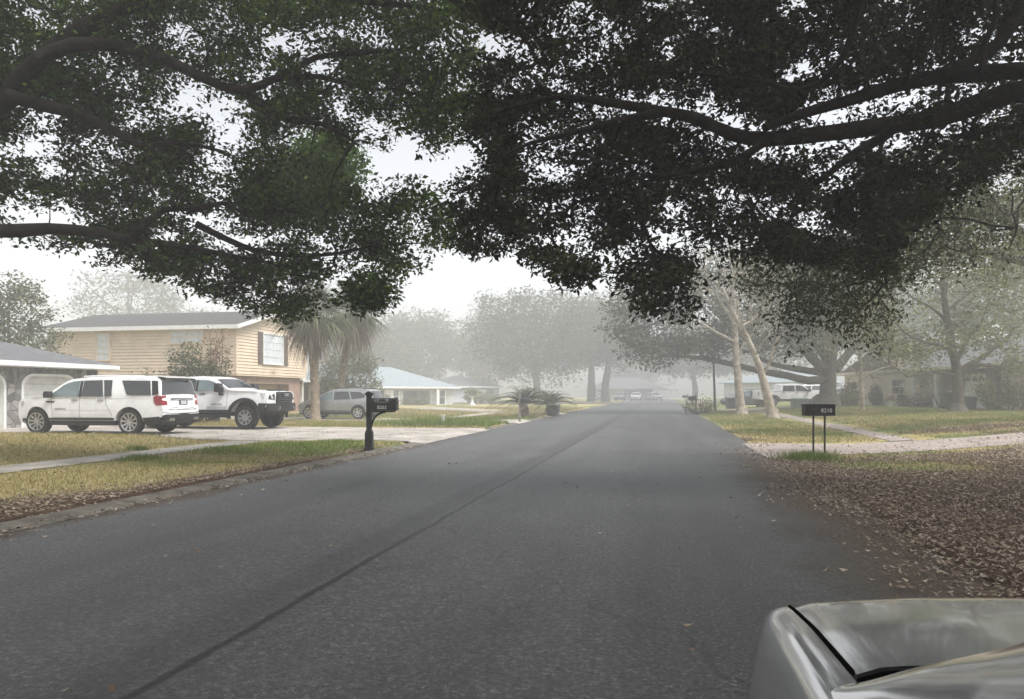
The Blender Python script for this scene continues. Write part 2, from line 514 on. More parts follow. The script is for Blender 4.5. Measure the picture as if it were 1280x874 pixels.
def cover(X, Y):
    """(litter, green) between 0 and 1 at ground points"""
    n = fbm(X * .35, Y * .35)
    # strip beside the kerb
    lit_l = (1 - .55 * sstep(7.0, 10.0, Y)) * (1 - sstep(9.5, 17.0, Y)) * sstep(-9.2, -7.2, X) + .6 * (1 - sstep(4, 9.5, Y)) * sstep(-11.5, -9.0, X) + .75 * sstep(-7.6, -6.9, X) * (1 - sstep(17, 21, Y))
    gr_l = np.where(X > -11.2, sstep(9.0, 14, Y) * .52 * (1 - sstep(22, 25, Y)) + .45 * sstep(28, 31, Y), .12 + .25 * sstep(27, 30, Y))
    gr_l = gr_l * (1 - .8 * sstep(44, 52, Y) * (1 - sstep(66, 75, Y)))
    path = 20.0 + (X - 2.4) * .42
    lit_r = (1 - sstep(-4.2, -2.4, Y - path)) + .55 * sstep(2.2, 2.8, Y - path) * (1 - sstep(3.2, 5.5, Y - path)) * .9 + .5 * (1 - sstep(2.4, 3.6, X)) * (1 - sstep(30, 44, Y)) + .6 * sstep(6.5, 10, X) * (1 - sstep(26, 33, Y))
    lit_r = lit_r - .75 * np.exp(-(((X - 4.4) / 1.7) ** 2 + ((Y - 15.2) / 1.2) ** 2))
    gr_r = .52 + .1 * sstep(40, 60, Y)
    lit = np.where(X > 0, lit_r, lit_l); gr = np.where(X > 0, gr_r, gr_l)
    return np.clip(lit * .85 + (n - .5) * .5, 0, 1), np.clip(gr + (n - .5) * 1.3 + (fbm(X * 1.3 + 40, Y * 1.3) - .5) * .8, 0, 1)


def build_terrain():
    def axis(lo, hi, a, b, fine, coarse):
        return np.unique(np.round(np.concatenate([np.arange(lo, a, coarse), np.arange(a, b, fine), np.arange(b, hi + .1, coarse)]), 3))
    xs = axis(-150, 150, -26, 22, .4, 6)
    xs = np.unique(np.concatenate([xs[(np.abs(xs + 6.9) > .05) & (np.abs(xs - 2.4) > .05)], [-6.9, -6.86, 2.36, 2.42]]))
    ys = axis(-50, 230, 0, 50, .4, 5)
    GX, GY = np.meshgrid(xs, ys)
    Z = ground_z(GX, GY)
    V = np.stack([GX, GY, Z], -1).reshape(-1, 3)
    nx, ny = len(xs), len(ys)
    i = np.arange(nx * ny).reshape(ny, nx)
    Fc = np.stack([i[:-1, :-1], i[:-1, 1:], i[1:, 1:], i[1:, :-1]], -1).reshape(-1, 4)
    o = mesh_np('lawn_ground', V, Fc, terrain_mat(), smooth=True)
    at_ = o.data.color_attributes.new('cover', 'FLOAT_COLOR', 'POINT')
    l, g = cover(V[:, 0], V[:, 1])
    c = np.stack([l, g, 0 * l, 0 * l + 1], -1).astype(np.float32)
    at_.data.foreach_set('color', c.ravel())
    tag(o, kind='structure')


build_terrain()


def sheet(name, pts_l, pts_r, mat, lift, n=24, kind='structure', m=6):
    """strip of ground between two polylines, draped on the terrain"""
    def res(p):
        p = np.array(p, float); t = np.linspace(0, len(p) - 1, n); k = np.minimum(t.astype(int), len(p) - 2); f = (t - k)[:, None]
        return p[k] * (1 - f) + p[k + 1] * f
    A, B = res(pts_l), res(pts_r)
    t = np.linspace(0, 1, m)[None, :, None]
    P = A[:, None, :] * (1 - t) + B[:, None, :] * t
    jit = (fbm(P[..., 0] * 2.3, P[..., 1] * 2.3) - .5) * .35
    P[:, 0, 0] += jit[:, 0] * .6; P[:, 0, 1] += jit[:, 0] * .6
    P[:, -1, 0] += jit[:, -1] * .6; P[:, -1, 1] += jit[:, -1] * .6
    X, Y = P[..., 0], P[..., 1]
    Z = np.maximum(ground_z(X, Y), .004) + lift
    V = np.stack([X, Y, Z], -1).reshape(-1, 3)
    i = np.arange(n * m).reshape(n, m)
    Fc = np.stack([i[:-1, :-1], i[:-1, 1:], i[1:, 1:], i[1:, :-1]], -1).reshape(-1, 4)
    o = mesh_np(name, V, Fc, mat, smooth=True)
    return tag(o, kind=kind)


ys = np.concatenate([np.arange(-45, 60, 1.0), np.arange(60, 200, 6.0)])
Vr, Fr = [], []
lx = XL + (fbm(ys * .6, ys * 0 + 3.3) - .5) * .10
rx = XR + (fbm(ys * .8, ys * 0 + 9.1) - .5) * .5
for k, y in enumerate(ys):
    for t in range(9):
        u = t / 8
        Vr.append((lx[k] * (1 - u) + rx[k] * u, y, .05 - .045 * (2 * u - 1) ** 2 - .005))
    if k:
        for t in range(8):
            a = (k - 1) * 9 + t
            Fr.append((a, a + 1, a + 10, a + 9))
road = mesh_np('road', np.array(Vr), np.array(Fr), M['asphalt'], smooth=True)
tag(road, kind='structure')

# kerb of flat concrete on the house side (broken at the driveways)
kb = MB()
for (y0, y1) in ((-40, 19.6), (28.2, 33.6), (37.5, 48), (52, 110)):
    for y in np.arange(y0, y1, 2.4):
        ye = min(y + 2.385, y1)
        kb.prism([(XL - .30, -.05), (XL - .30, .055), (XL - .22, .060), (XL - .05, .034), (XL + .04, .012), (XL + .04, -.05)], 'y', y, ye)
kerb = kb.build('kerb', M['kerb'])
tag(kerb, kind='structure')

def jointed(name):
    m = M['concrete'].copy(); m.name = name; nt = m.node_tree; b = nt.nodes['Principled BSDF']
    src = b.inputs['Base Color'].links[0].from_socket
    t = N(nt, 'ShaderNodeTexBrick', i_Scale=1.0, offset=0.0)
    t.inputs['Color1'].default_value = t.inputs['Color2'].default_value = (1, 1, 1, 1); t.inputs['Mortar'].default_value = (.32, .30, .27, 1)
    t.inputs['Mortar Size'].default_value = .018; t.inputs['Brick Width'].default_value = 3.1; t.inputs['Row Height'].default_value = 2.05; t.inputs['Mortar Smooth'].default_value = .3
    nt.links.new(nt.nodes['TC'].outputs['Object'], t.inputs['Vector'])
    st = ramp(nt, noise(nt, .55, 6, .7), [(.36, (.70, .68, .64)), (.60, (1.06, 1.05, 1.04))])
    nt.links.new(mixc(nt, 1.0, mixc(nt, 1.0, src, t.outputs['Color'], 'MULTIPLY'), st, 'MULTIPLY'), b.inputs['Base Color'])
    return m


C = jointed('jointed concrete')
sheet('driveway', [(-6.42, 19.7), (-8.2, 20.1), (-11, 19.3), (-24.72, 19.4)], [(-6.42, 28.4), (-8.2, 27.7), (-11, 27.6), (-24.72, 27.7)], C, .012, 30)
sheet('driveway', [(-6.42, 33.4), (-9, 34.6), (-26, 35.5)], [(-6.42, 37.8), (-9, 37.4), (-26, 39.5)], C, .012, 20)
sheet('driveway', [(-6.42, 46.5), (-12, 50.0), (-24, 66)], [(-6.42, 52), (-11, 55.5), (-21, 70)], C, .012, 20)
sheet('sidewalk', [(-11.95, -30), (-11.9, 19.0)], [(-10.8, -30), (-10.85, 19.0)], C, .016, 50)
sheet('sidewalk', [(-11.9, 37.6), (-12.0, 50)], [(-10.8, 37.6), (-10.9, 50)], C, .016, 30)


def leafy_concrete():
    m, nt, b = new_mat('leaf strewn concrete')
    f = noise(nt, 26, 4, .7); g = noise(nt, 1.5, 4)
    c = ramp(nt, f, [(.36, (.10, .07, .055)), (.47, (.29, .25, .22)), (.62, (.46, .41, .38))])
    nt.links.new(mixc(nt, 1.0, c, ramp(nt, g, [(.3, (.75, .73, .72)), (.7, (1.1, 1.08, 1.07))]), 'MULTIPLY'), b.inputs['Base Color'])
    b.inputs['Roughness'].default_value = .95
    bump(nt, b, f, .5, .02)
    return m


LC = leafy_concrete()
sheet('driveway', [(2.2, 16.6), (4.5, 18.2), (9, 20.0), (24, 25.5)], [(2.2, 21.6), (4.5, 21.4), (9, 22.9), (24, 31)], LC, .012, 40)
sheet('sidewalk', [(6.2, 22.2), (6.8, 60)], [(6.9, 22.4), (7.5, 60)], LC, .016, 50)
sheet('driveway', [(2.4, 58), (12, 60), (16, 62)], [(2.4, 64), (12, 66), (16, 68)], C, .012, 20)
# cross street at the far end
sheet('cross_street', [(-60, 96), (60, 96)], [(-60, 105), (60, 105)], M['asphalt'], .07, 30)

# ------------------------------------------------------------------ grass and dry leaves (nobody could count them)


def scatter(n, x0, x1, y0, y1, dens):
    X = RNG.uniform(x0, x1, n); Y = RNG.uniform(y0, y1, n)
    k = RNG.random(n) < dens(X, Y)
    return X[k], Y[k]


def off_paths(X, Y):
    ok = np.ones(len(X), bool)
    ok &= ~((X < -6.9) & (X > -24.7) & (Y > 19.4) & (Y < 27.9))
    ok &= ~((X < -10.75) & (X > -12.0) & ((Y < 19.5) | ((Y > 37.5) & (Y < 50))))
    ok &= ~((X < -6.9) & (X > -26) & (Y > 34.1 + (-X - 9) * .05) & (Y < 37.8 + (-X - 9) * .1))
    a = 16.7 + (X - 2.4) * .42; bq = 21.3 + (X - 2.4) * .36
    ok &= ~((X > 2.3) & (Y > a + .3) & (Y < bq - .1))
    ok &= ~((X > 6.0) & (X < 7.5) & (Y > 22))
    ok &= ~((X > -6.95) & (X < 2.45))
    ok &= ~((X < -12) & (Y > 46.5 + (-X - 6.4) * 1.0) & (Y < 53 + (-X - 6.4) * 1.15))
    return ok


def grass(name, X, Y, h0, h1, w, mat):
    n = len(X)
    Z = np.maximum(ground_z(X, Y), 0)
    a = RNG.uniform(0, 2 * np.pi, n); h = RNG.uniform(h0, h1, n); lean = RNG.uniform(.2, 1.1, n) * h
    b = RNG.uniform(0, 2 * np.pi, n)
    B = np.stack([X, Y, Z], -1)
    W = np.stack([np.cos(a), np.sin(a), 0 * a], -1) * (w * RNG.uniform(.6, 1.3, n))[:, None]
    T = B + np.stack([np.cos(b) * lean, np.sin(b) * lean, h], -1)
    V = np.stack([B - W, B + W, T], 1).reshape(-1, 3)
    o = mesh_np(name, V, np.arange(3 * n).reshape(-1, 3), mat)
    return tag(o, kind='stuff')


def dens_green(X, Y):
    l, g = cover(X, Y); return np.clip((g - .35) * 2.2, 0, 1) * np.clip(1.1 - l * 1.3, 0.02, 1)


def dens_straw(X, Y):
    l, g = cover(X, Y); return np.clip(1.2 - g * 1.1, .1, 1) * np.clip(1.05 - l * 1.25, .03, 1)


X, Y = scatter(150000, -24, -6.9, 6, 30, dens_straw); k = off_paths(X, Y); grass('grass', X[k], Y[k], .03, .085, .006, M['blade'])
X, Y = scatter(130000, -17, -6.9, 6, 34, dens_green); k = off_paths(X, Y); grass('grass', X[k], Y[k], .04, .11, .006, M['blade_green'])
X, Y = scatter(60000, -24, -6.9, 28, 70, lambda x, y: 0 * x + 1); k = off_paths(X, Y); grass('grass', X[k], Y[k], .05, .16, .012, M['blade'])
X, Y = scatter(60000, -20, -6.9, 28, 48, dens_green); k = off_paths(X, Y); grass('grass', X[k], Y[k], .05, .15, .012, M['blade_green'])
X, Y = scatter(160000, 2.5, 20, 12, 62, dens_straw); k = off_paths(X, Y); grass('grass', X[k], Y[k], .04, .12, .009, M['blade'])
X, Y = scatter(170000, 2.5, 20, 12, 60, dens_green); k = off_paths(X, Y); grass('grass', X[k], Y[k], .04, .12, .008, M['blade_green'])
# clump of taller grass at the foot of the twin post mailbox
X = RNG.normal(3.0, .28, 1500); Y = RNG.normal(16.35, .25, 1500); grass('grass_tuft', X, Y, .08, .26, .007, M['blade_green'])
# unmown strip beside the drive
X = RNG.normal(0, 1, 9000) * 1.3 - 9.0; Y = RNG.uniform(29.0, 33.0, 9000); k = (X < -6.9)
grass('long_grass', X[k], Y[k], .12, .42, .010, M['blade_green'])
# weeds in the lawn by the sidewalk
WX, WY = [], []
for (wx, wy, n, s_) in ((-10.4, 13.3, 500, .16), (-12.2, 15.6, 300, .12), (-9.3, 17.5, 900, .4), (-10.0, 15.7, 900, .45), (-8.6, 19.0, 700, .3)):
    WX.append(RNG.normal(wx, s_, n)); WY.append(RNG.normal(wy, s_, n))
WX = np.concatenate(WX); WY = np.concatenate(WY); k = off_paths(WX, WY)
grass('weeds', WX[k], WY[k], .05, .15, .012, M['blade_green'])


def litter(name, X, Y, s0, s1, lift=.012, road=False, mat='litter'):
    n = len(X)
    Z = (np.where(road | ((X < 2.42) & (X > XL)), .05 - .045 * ((X - (XL + XR) / 2) / ((XR - XL) / 2)) ** 2, np.maximum(ground_z(X, Y), .0))) + RNG.uniform(.004, lift, n)
    a = RNG.uniform(0, 2 * np.pi, n); L = RNG.uniform(s0, s1, n); W = L * RNG.uniform(.32, .55, n)
    u = np.stack([np.cos(a), np.sin(a), RNG.normal(0, .28, n)], -1); v = np.stack([-np.sin(a), np.cos(a), RNG.normal(0, .35, n)], -1)
    c = np.stack([X, Y, Z], -1); up = np.array([0, 0, 1.0])
    cur = (RNG.uniform(.05, .35, n) * L)[:, None] * up
    l2 = (L / 2)[:, None]; w2 = (W / 2)[:, None]
    V = np.stack([c - u * l2 + cur, c + v * w2 + cur * .5, c + u * l2 + cur, c - v * w2], 1).reshape(-1, 3)
    V[:, 2] = np.maximum(V[:, 2], np.repeat(Z, 4) - .002)
    i = np.arange(4 * n).reshape(-1, 4)
    o = mesh_np(name, V, np.concatenate([i[:, [0, 1, 2]], i[:, [0, 2, 3]]]), M[mat])
    return tag(o, kind='stuff')


def dens_lit(X, Y):
    l, g = cover(X, Y)
    edge = sstep(1.35, 2.55, X + (fbm(X * .9, Y * .9) - .5) * 1.5) ** 1.6 * np.where(X < 2.4, 1 - sstep(13, 20, Y), 1)
    return np.where(X > 0, edge * np.clip(l * 1.25 - .15, .04, 1), np.clip(l * 1.3 - .12, .02, 1))


X, Y = scatter(200000, .9, 16, 2.0, 22, dens_lit)
k = (Y < 16.7 + (X - 2.4) * .42) | (RNG.random(len(X)) < .16); litter('dry_leaves', X[k], Y[k], .022, .066, .035)
X, Y = scatter(48000, -12, -6.42, 4, 21, dens_lit); k = ~((X < -10.75) & (RNG.random(len(X)) > .1)); litter('dry_leaves', X[k], Y[k], .025, .07, .03)
X, Y = scatter(26000, 2.4, 20, 17, 40, lambda x, y: np.clip(cover(x, y)[0], .15, 1)); litter('dry_leaves', X, Y, .05, .10, .03)
X, Y = scatter(14000, -20, -6.6, 14, 34, lambda x, y: 0 * x + .35); k = off_paths(X, Y) | (RNG.random(len(X)) < .15); litter('dry_leaves', X[k], Y[k], .04, .08, .06)
X, Y = scatter(52000, XL - .3, XR + .3, 1.6, 26, lambda x, y: .005 + .95 * sstep(.6, 2.6, x + (fbm(x * 1.1, y * .5) - .5) * 2.2) ** 3 * (1 - sstep(16, 24, y)) + .45 * (1 - sstep(-6.6, -5.9, x)) * (1 - sstep(12, 20, y)))
litter('fallen_leaves', X, Y, .025, .07, .008, road=True, mat='litter_pale')
# ------------------------------------------------------------------ trees
def seg_tubes(A, B, ra, rb, n=4):
    """frustums between point arrays"""
    d = B - A; L = np.linalg.norm(d, axis=1, keepdims=True); d = d / np.maximum(L, 1e-6)
    h = np.where(np.abs(d[:, 2:3]) > .9, np.array([[1., 0, 0]]), np.array([[0, 0, 1.]]))
    s = np.cross(d, h); s /= np.maximum(np.linalg.norm(s, axis=1, keepdims=True), 1e-6); t = np.cross(d, s)
    ang = np.arange(n) * 2 * np.pi / n
    ring = s[:, None, :] * np.cos(ang)[None, :, None] + t[:, None, :] * np.sin(ang)[None, :, None]
    V = np.concatenate([A[:, None] + ring * ra[:, None, None], B[:, None] + ring * rb[:, None, None]], 1).reshape(-1, 3)
    base = (np.arange(len(A)) * 2 * n)[:, None]
    k = np.arange(n); k2 = (k + 1) % n
    Fc = np.stack([base + k, base + k2, base + n + k2, base + n + k], -1).reshape(-1, 4)
    return V, Fc


def smooth_path(P, step=.35, jit=0.0):
    P = np.array(P, float)
    if len(P) == 2: P = np.array([P[0], (P[0] + P[1]) / 2, P[1]])
    Q = np.concatenate([[2 * P[0] - P[1]], P, [2 * P[-1] - P[-2]]])
    out = []
    for i in range(1, len(Q) - 2):
        n = max(2, int(np.linalg.norm(Q[i + 1][:3] - Q[i][:3]) / step))
        for t in np.linspace(0, 1, n, endpoint=False):
            out.append(.5 * ((2 * Q[i]) + (-Q[i - 1] + Q[i + 1]) * t + (2 * Q[i - 1] - 5 * Q[i] + 4 * Q[i + 1] - Q[i + 2]) * t * t + (-Q[i - 1] + 3 * Q[i] - 3 * Q[i + 1] + Q[i + 2]) * t ** 3))
    out.append(Q[-2]); out = np.array(out)
    if jit: out[1:-1, :3] += RNG.normal(0, jit, (len(out) - 2, 3))
    return out


def leaves(C, nleaf, spread, L, wr=.5, droop=.35, flat=.55):
    C = np.asarray(C); n = len(C) * nleaf
    g = RNG.normal(0, 1, (n, 3)); rr = np.linalg.norm(g, axis=1, keepdims=True); g *= np.minimum(1, 1.75 / rr)
    P = np.repeat(C, nleaf, 0) + g * np.array(spread)
    d = RNG.normal(0, 1, (n, 3)); d[:, 2] = d[:, 2] * .6 - droop
    d /= np.linalg.norm(d, axis=1, keepdims=True)
    u = RNG.normal(0, 1, (n, 3)); u[:, 2] += RNG.choice([-1, 1], n) * flat * 2
    s = np.cross(d, u); s /= np.maximum(np.linalg.norm(s, axis=1, keepdims=True), 1e-6)
    l = (RNG.uniform(.5, 1.5, n) * L)[:, None]; w = l * wr * RNG.uniform(.75, 1.2, (n, 1)) / 2
    nn = np.cross(d, s)
    V = np.stack([P, P + d * l * .45 + s * w + nn * w * .35, P + d * l, P + d * l * .45 - s * w + nn * w * .35], 1).reshape(-1, 3)
    return V, np.arange(4 * n).reshape(-1, 4)


class Tree:
    """limbs drawn as tapered tubes; foliage clumps are joined to the nearest wood by twigs"""
    def __init__(self):
        self.mb = MB(); self.nodes = []; self.rad = []; self.V = []; self.F = []; self.nv = 0

    def limb(self, P, r0, r1, n=9, step=.35, jit=.0, power=1.0, attach=True):
        Q = smooth_path(P, step, jit)
        t = np.linspace(0, 1, len(Q)) ** power
        rr = r0 * (1 - t) + r1 * t
        rr = rr * (1 + RNG.normal(0, .035, len(rr)))
        self.mb.tube(Q, list(rr), n)
        if attach:
            self.nodes += list(Q); self.rad += list(rr)
        return Q

    def twigs(self, C, r=.006, n=3, rmax=.05, k=.42, sub=3, wig=.12):
        C = np.asarray(C)
        nodes = list(self.nodes); n0 = len(nodes)
        base = np.array(nodes)
        dist = np.array([np.min(((base - c) ** 2).sum(1)) for c in C])
        order = np.argsort(dist)
        P = np.zeros((n0 + len(C), 3)); P[:n0] = base; cnt = n0
        par = {}
        for j in order:
            c = C[j]; dd = ((P[:cnt] - c) ** 2).sum(1)
            par[cnt] = int(np.argmin(dd)); P[cnt] = c; cnt += 1
        w = np.ones(cnt)
        for i in range(cnt - 1, n0 - 1, -1): w[par[i]] += w[i] if par[i] >= n0 else 0
        A = []; B = []; ra = []; rb = []
        for i in range(n0, cnt):
            p = par[i]; r1 = min(rmax, r * w[i] ** k); r0 = min(rmax, r * w[p] ** k) if p >= n0 else min(rmax, r1 * 1.3)
            a, b = P[p], P[i]; Ls = np.linalg.norm(b - a)
            pts = [a] + [a + (b - a) * t + RNG.normal(0, wig * .35 * Ls, 3) * (1 if 0 < t < 1 else 0) for t in np.linspace(0, 1, sub + 1)[1:]]
            rs = np.linspace(r0, r1, sub + 1)
            for q in range(sub):
                A.append(pts[q]); B.append(pts[q + 1]); ra.append(rs[q]); rb.append(rs[q + 1])
        V, Fc = seg_tubes(np.array(A), np.array(B), np.array(ra), np.array(rb), n)
        self.V.append(V); self.F.append(Fc + self.nv); self.nv += len(V)
        return P[n0:]

    def build(self, name, loc, label, cat, group, wood, leafmat, leafgeo, crown='crown'):
        root = empty(name, tuple(loc), 0, label, cat, group)
        off = np.array(loc)
        if self.V:
            self.mb.add(np.concatenate(self.V).tolist(), np.concatenate(self.F).tolist())
        self.mb.v = [(v[0] - off[0], v[1] - off[1], v[2] - off[2]) for v in self.mb.v]
        t = self.mb.build('trunk', wood, root, smooth=60, fix=False)
        if leafgeo is not None:
            V, Fc = leafgeo
            mesh_np(crown, V - off, Fc, leafmat, root)
        return root


def in_poly(px, py, poly):
    poly = np.array(poly, float); inside = np.zeros(len(px), bool)
    j = len(poly) - 1
    for i in range(len(poly)):
        xi, yi = poly[i]; xj, yj = poly[j]
        c = ((yi > py) != (yj > py)) & (px < (xj - xi) * (py - yi) / (yj - yi + 1e-9) + xi)
        inside ^= c; j = i
    return inside


def crown_points(n, poly, d0, dsig, thr=0.3, nsc=60., holes=(), dgrad=0.0, zoff=0, jit=7.0, fine=.35):
    """clump centres of a crown whose outline is known: a volume dsig deep about distance d0"""
    poly = np.array(poly, float)
    x0, y0 = poly.min(0); x1, y1 = poly.max(0)
    out = []
    got = 0
    while got < n:
        px = RNG.uniform(x0, x1, 4000); py = RNG.uniform(y0, y1, 4000)
        k = in_poly(px, py, poly)
        nz = (1 - fine) * fbm(px / nsc + zoff, py / nsc + zoff * 2) + fine * fbm(px / 17. + zoff, py / 14. + 7)
        k &= RNG.random(4000) < sstep(thr, thr + .22, nz)
        for hx, hy, hr, hs in holes:
            k &= (((px - hx) / hr) ** 2 + ((py - hy) / hs) ** 2) > RNG.uniform(.6, 1.1, 4000)
        px, py = px[k], py[k]
        px = px + RNG.normal(0, jit, len(px)); py = py + RNG.normal(0, jit * .7, len(px))
        d = d0 + dgrad * (py - 250) / 250 + RNG.uniform(-1, 1, len(px)) * dsig
        lat = (px - CX) / F * d
        P = np.stack([fw[0] * d + rt[0] * lat, fw[1] * d + rt[1] * lat, CH + (HY - py) / F * d], -1)
        out.append(P); got += len(P)
    return np.concatenate(out)[:n]


def overhead(n, c, r, zmin=4.2):
    """the unseen rest of a crown over and behind the viewer, added for its shade"""
    out = []; got = 0
    while got < n:
        P = RNG.uniform(-1, 1, (4000, 3)); P = P[(P ** 2).sum(1) < 1]
        P = P * np.array(r) + np.array(c)
        px, py, d = project(P)
        vis = (d > .3) & (px > -90) & (px < 1370) & (py > -100) & (py < 900)
        P = P[(~vis) & (P[:, 2] > zmin)]
        out.append(P); got += len(P)
    return np.concatenate(out)[:n]


def L3(pts, d):
    if not hasattr(d, '__len__'): d = np.linspace(d, d, len(pts))
    d = np.interp(np.linspace(0, 1, len(pts)), np.linspace(0, 1, len(d)), d)
    return [at(p[0], p[1], dd) for p, dd in zip(pts, d)]


# ---- the big laurel oak on the house side, limbs reaching over the lawn
T = Tree()
tb = np.array([-15.6, 9.2, .03])
fork = tb + np.array([.3, .3, 3.2])
T.limb([tb, tb + [.1, .05, 1.6], fork, tb + [.5, .6, 6.0], tb + [.2, .5, 9.5]], .62, .18, 14, .4, power=.8)
T.mb.tube([tb + [0, 0, -.1], tb + [0, 0, .25], tb + [.03, .02, .8]], [.95, .78, .62], 14)
T.limb([tb + [.4, .5, 4.2]] + L3([(-30, 150), (20, 105), (60, 66), (110, 32), (165, 6), (230, -18)], [12.5, 12.3, 12.2, 12]), .25, .10, 12)
T.limb(L3([(48, 74), (92, 56), (150, 58), (205, 74), (255, 98), (300, 113), (345, 98), (395, 72), (450, 66), (520, 62)], [12, 12.5, 13]), .125, .03, 9)
T.limb(L3([(300, 113), (330, 132), (362, 150), (400, 155), (435, 172), (447, 182)], [12.8, 13.2]), .075, .015, 7)
T.limb(L3([(442, 178), (425, 205), (414, 230), (413, 255)], [13.2, 13.3]), .03, .008, 5)
T.limb(L3([(345, 98), (400, 96), (460, 112), (500, 110)], 13), .06, .015, 6)
T.limb(L3([(10, 120), (60, 133), (105, 145), (150, 168), (178, 182), (225, 178), (280, 190)], [12.2, 13]), .12, .025, 8)
T.limb([tb + [.3, .2, 3.0]] + L3([(-60, 275), (0, 289), (60, 286), (125, 291), (160, 299), (215, 306), (280, 318), (345, 330)], [12.2, 13, 13.5]), .22, .03, 10)
T.limb(L3([(160, 299), (205, 262), (245, 262), (278, 254), (300, 264), (340, 262), (375, 266)], [13, 13.6]), .07, .014, 7)
T.limb(L3([(245, 280), (285, 300), (325, 315), (380, 320), (430, 316), (475, 306), (530, 304)], [13.2, 14]), .065, .012, 7)
T.limb(L3([(475, 306), (470, 330), (455, 358)], 14), .025, .008, 5)
T.limb(L3([(300, -60), (350, -30), (410, -6), (480, 4), (560, 14), (620, 30)], [12.5, 12.5]), .10, .02, 8)
T.limb([tb + [.4, .6, 5.0], tb + [2.0, -4, 7.6], tb + [4.5, -8, 8.8], tb + [7.5, -11, 9.2]], .26, .05, 9)
T.limb([tb + [.3, .5, 5.5], tb + [-2, 3, 8], tb + [-4.5, 5, 9]], .2, .05, 8)
polyL = [(-60, -70), (600, -70), (610, 20), (600, 120), (588, 165), (556, 182), (520, 172), (488, 156), (470, 188), (445, 182), (415, 168), (385, 178), (395, 215), (440, 245), (468, 252), (500, 232), (545, 235), (560, 265), (562, 315), (535, 335), (505, 338), (492, 352), (470, 330), (440, 335), (400, 348), (388, 372), (372, 398), (345, 408), (322, 395), (300, 375), (262, 372), (215, 352), (150, 328), (130, 306), (60, 296), (-60, 290)]
holesL = [(150, 105, 20, 20), (265, 128, 42, 16), (60, 205, 26, 18), (20, 250, 22, 16), (345, 122, 22, 12), (95, 250, 26, 12), (190, 150, 30, 12), (250, 235, 14, 10), (330, 40, 20, 8), (110, 280, 24, 8), (330, 300, 26, 8), (445, 285, 18, 9), (20, 20, 16, 10), (420, 130, 26, 10)]
holesL.append((515, 204, 66, 33)); CL = crown_points(2450, polyL, 14.6, 1.6, .395, 46., holesL, 1.0, fine=.6)
low = crown_points(46, [(432, 362), (462, 342), (486, 356), (470, 378), (446, 390), (428, 380)], 13.6, .4, .2, 20)
Pt = T.twigs(np.concatenate([CL, low]), .0055, 3, .035)
CLo = overhead(340, (-14, 3, 8), (9, 9, 3.2))
V1, F1 = leaves(np.concatenate([CL, low]), 52, (.20, .20, .085), .098, .5, .3)
V2, F2 = leaves(CLo, 60, (.5, .5, .3), .17, .6)
# the farther, paler side of the same crown
CLf = crown_points(150, [(350, 260), (345, 200), (375, 168), (415, 170), (440, 195), (448, 232), (445, 262), (400, 275)], 19, 1.5, .12, 40)
V3, F3 = leaves(CLf, 80, (.34, .34, .2), .125, .52, .3)
V = np.concatenate([V1, V2, V3]); Fc = np.concatenate([F1, F2 + len(V1), F3 + len(V1) + len(V2)])
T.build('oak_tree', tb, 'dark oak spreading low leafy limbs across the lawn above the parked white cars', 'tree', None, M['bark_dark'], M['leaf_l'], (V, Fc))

# ---- the live oak on the other side, limbs across the road
T = Tree()
tb = np.array([8.6, 10.4, float(ground_z(8.6, 10.4)) - .03])
T.limb([tb, tb + [-.05, 0, 1.5], tb + [-.25, .0, 3.1], tb + [-.2, .3, 5.5], tb + [.4, .2, 9]], .72, .2, 14, .4, power=.8)
T.mb.tube([tb + [0, 0, -.1], tb + [0, 0, .3], tb + [-.02, 0, .9]], [1.1, .9, .71], 14)
T.limb([tb + [-.25, 0, 3.0]] + L3([(1400, 118), (1290, 112), (1230, 128), (1170, 148), (1100, 158), (1040, 166), (960, 174), (915, 168), (870, 148), (820, 138), (760, 128), (700, 121), (650, 130), (615, 142)], [9.6, 9.2, 9.0, 8.9]), .25, .02, 12, power=.75)
T.limb([tb + [-.25, 0, 3.6]] + L3([(1420, 95), (1300, 88), (1230, 92), (1160, 98), (1110, 110), (1060, 126), (1010, 140), (955, 160)], [9.6, 9.0]), .17, .05, 10)
T.limb([tb + [-.2, .1, 4.6]] + L3([(1380, -80), (1290, -20), (1262, 35), (1235, 66), (1195, 84)], [9.4, 9.0]), .15, .06, 9)
T.limb(L3([(1120, 155), (1098, 175), (1070, 190), (1030, 222), (1000, 240)], [9, 9.4]), .08, .02, 8)
T.limb(L3([(960, 174), (920, 200), (860, 215), (800, 222), (740, 235)], [9, 9.3]), .06, .012, 7)
T.limb(L3([(830, 140), (780, 150), (720, 165), (660, 180), (610, 205)], [8.9, 8.8]), .06, .012, 7)
T.limb(L3([(1080, -20), (1065, 45), (1040, 90), (1000, 112), (940, 100), (870, 92)], [8.5, 9]), .05, .012, 7)
T.limb(L3([(690, 121), (665, 96), (640, 80), (600, 70)], 8.9), .028, .008, 5)
T.limb(L3([(1230, 92), (1228, 60), (1245, 20), (1240, -40)], 8.8), .05, .02, 6)
T.limb([tb + [-.2, .2, 5.0], tb + [-3.5, -3, 7.0], tb + [-7, -6, 7.6], tb + [-10, -8, 7.8]], .24, .05, 9)
T.limb([tb + [-.2, .2, 5.0], tb + [-1.5, -5, 7.5], tb + [-3, -10, 8.2]], .22, .05, 9)
T.limb([tb + [0, .2, 5.0], tb + [2, 3, 7.5], tb + [4, 6, 8]], .2, .05, 8)
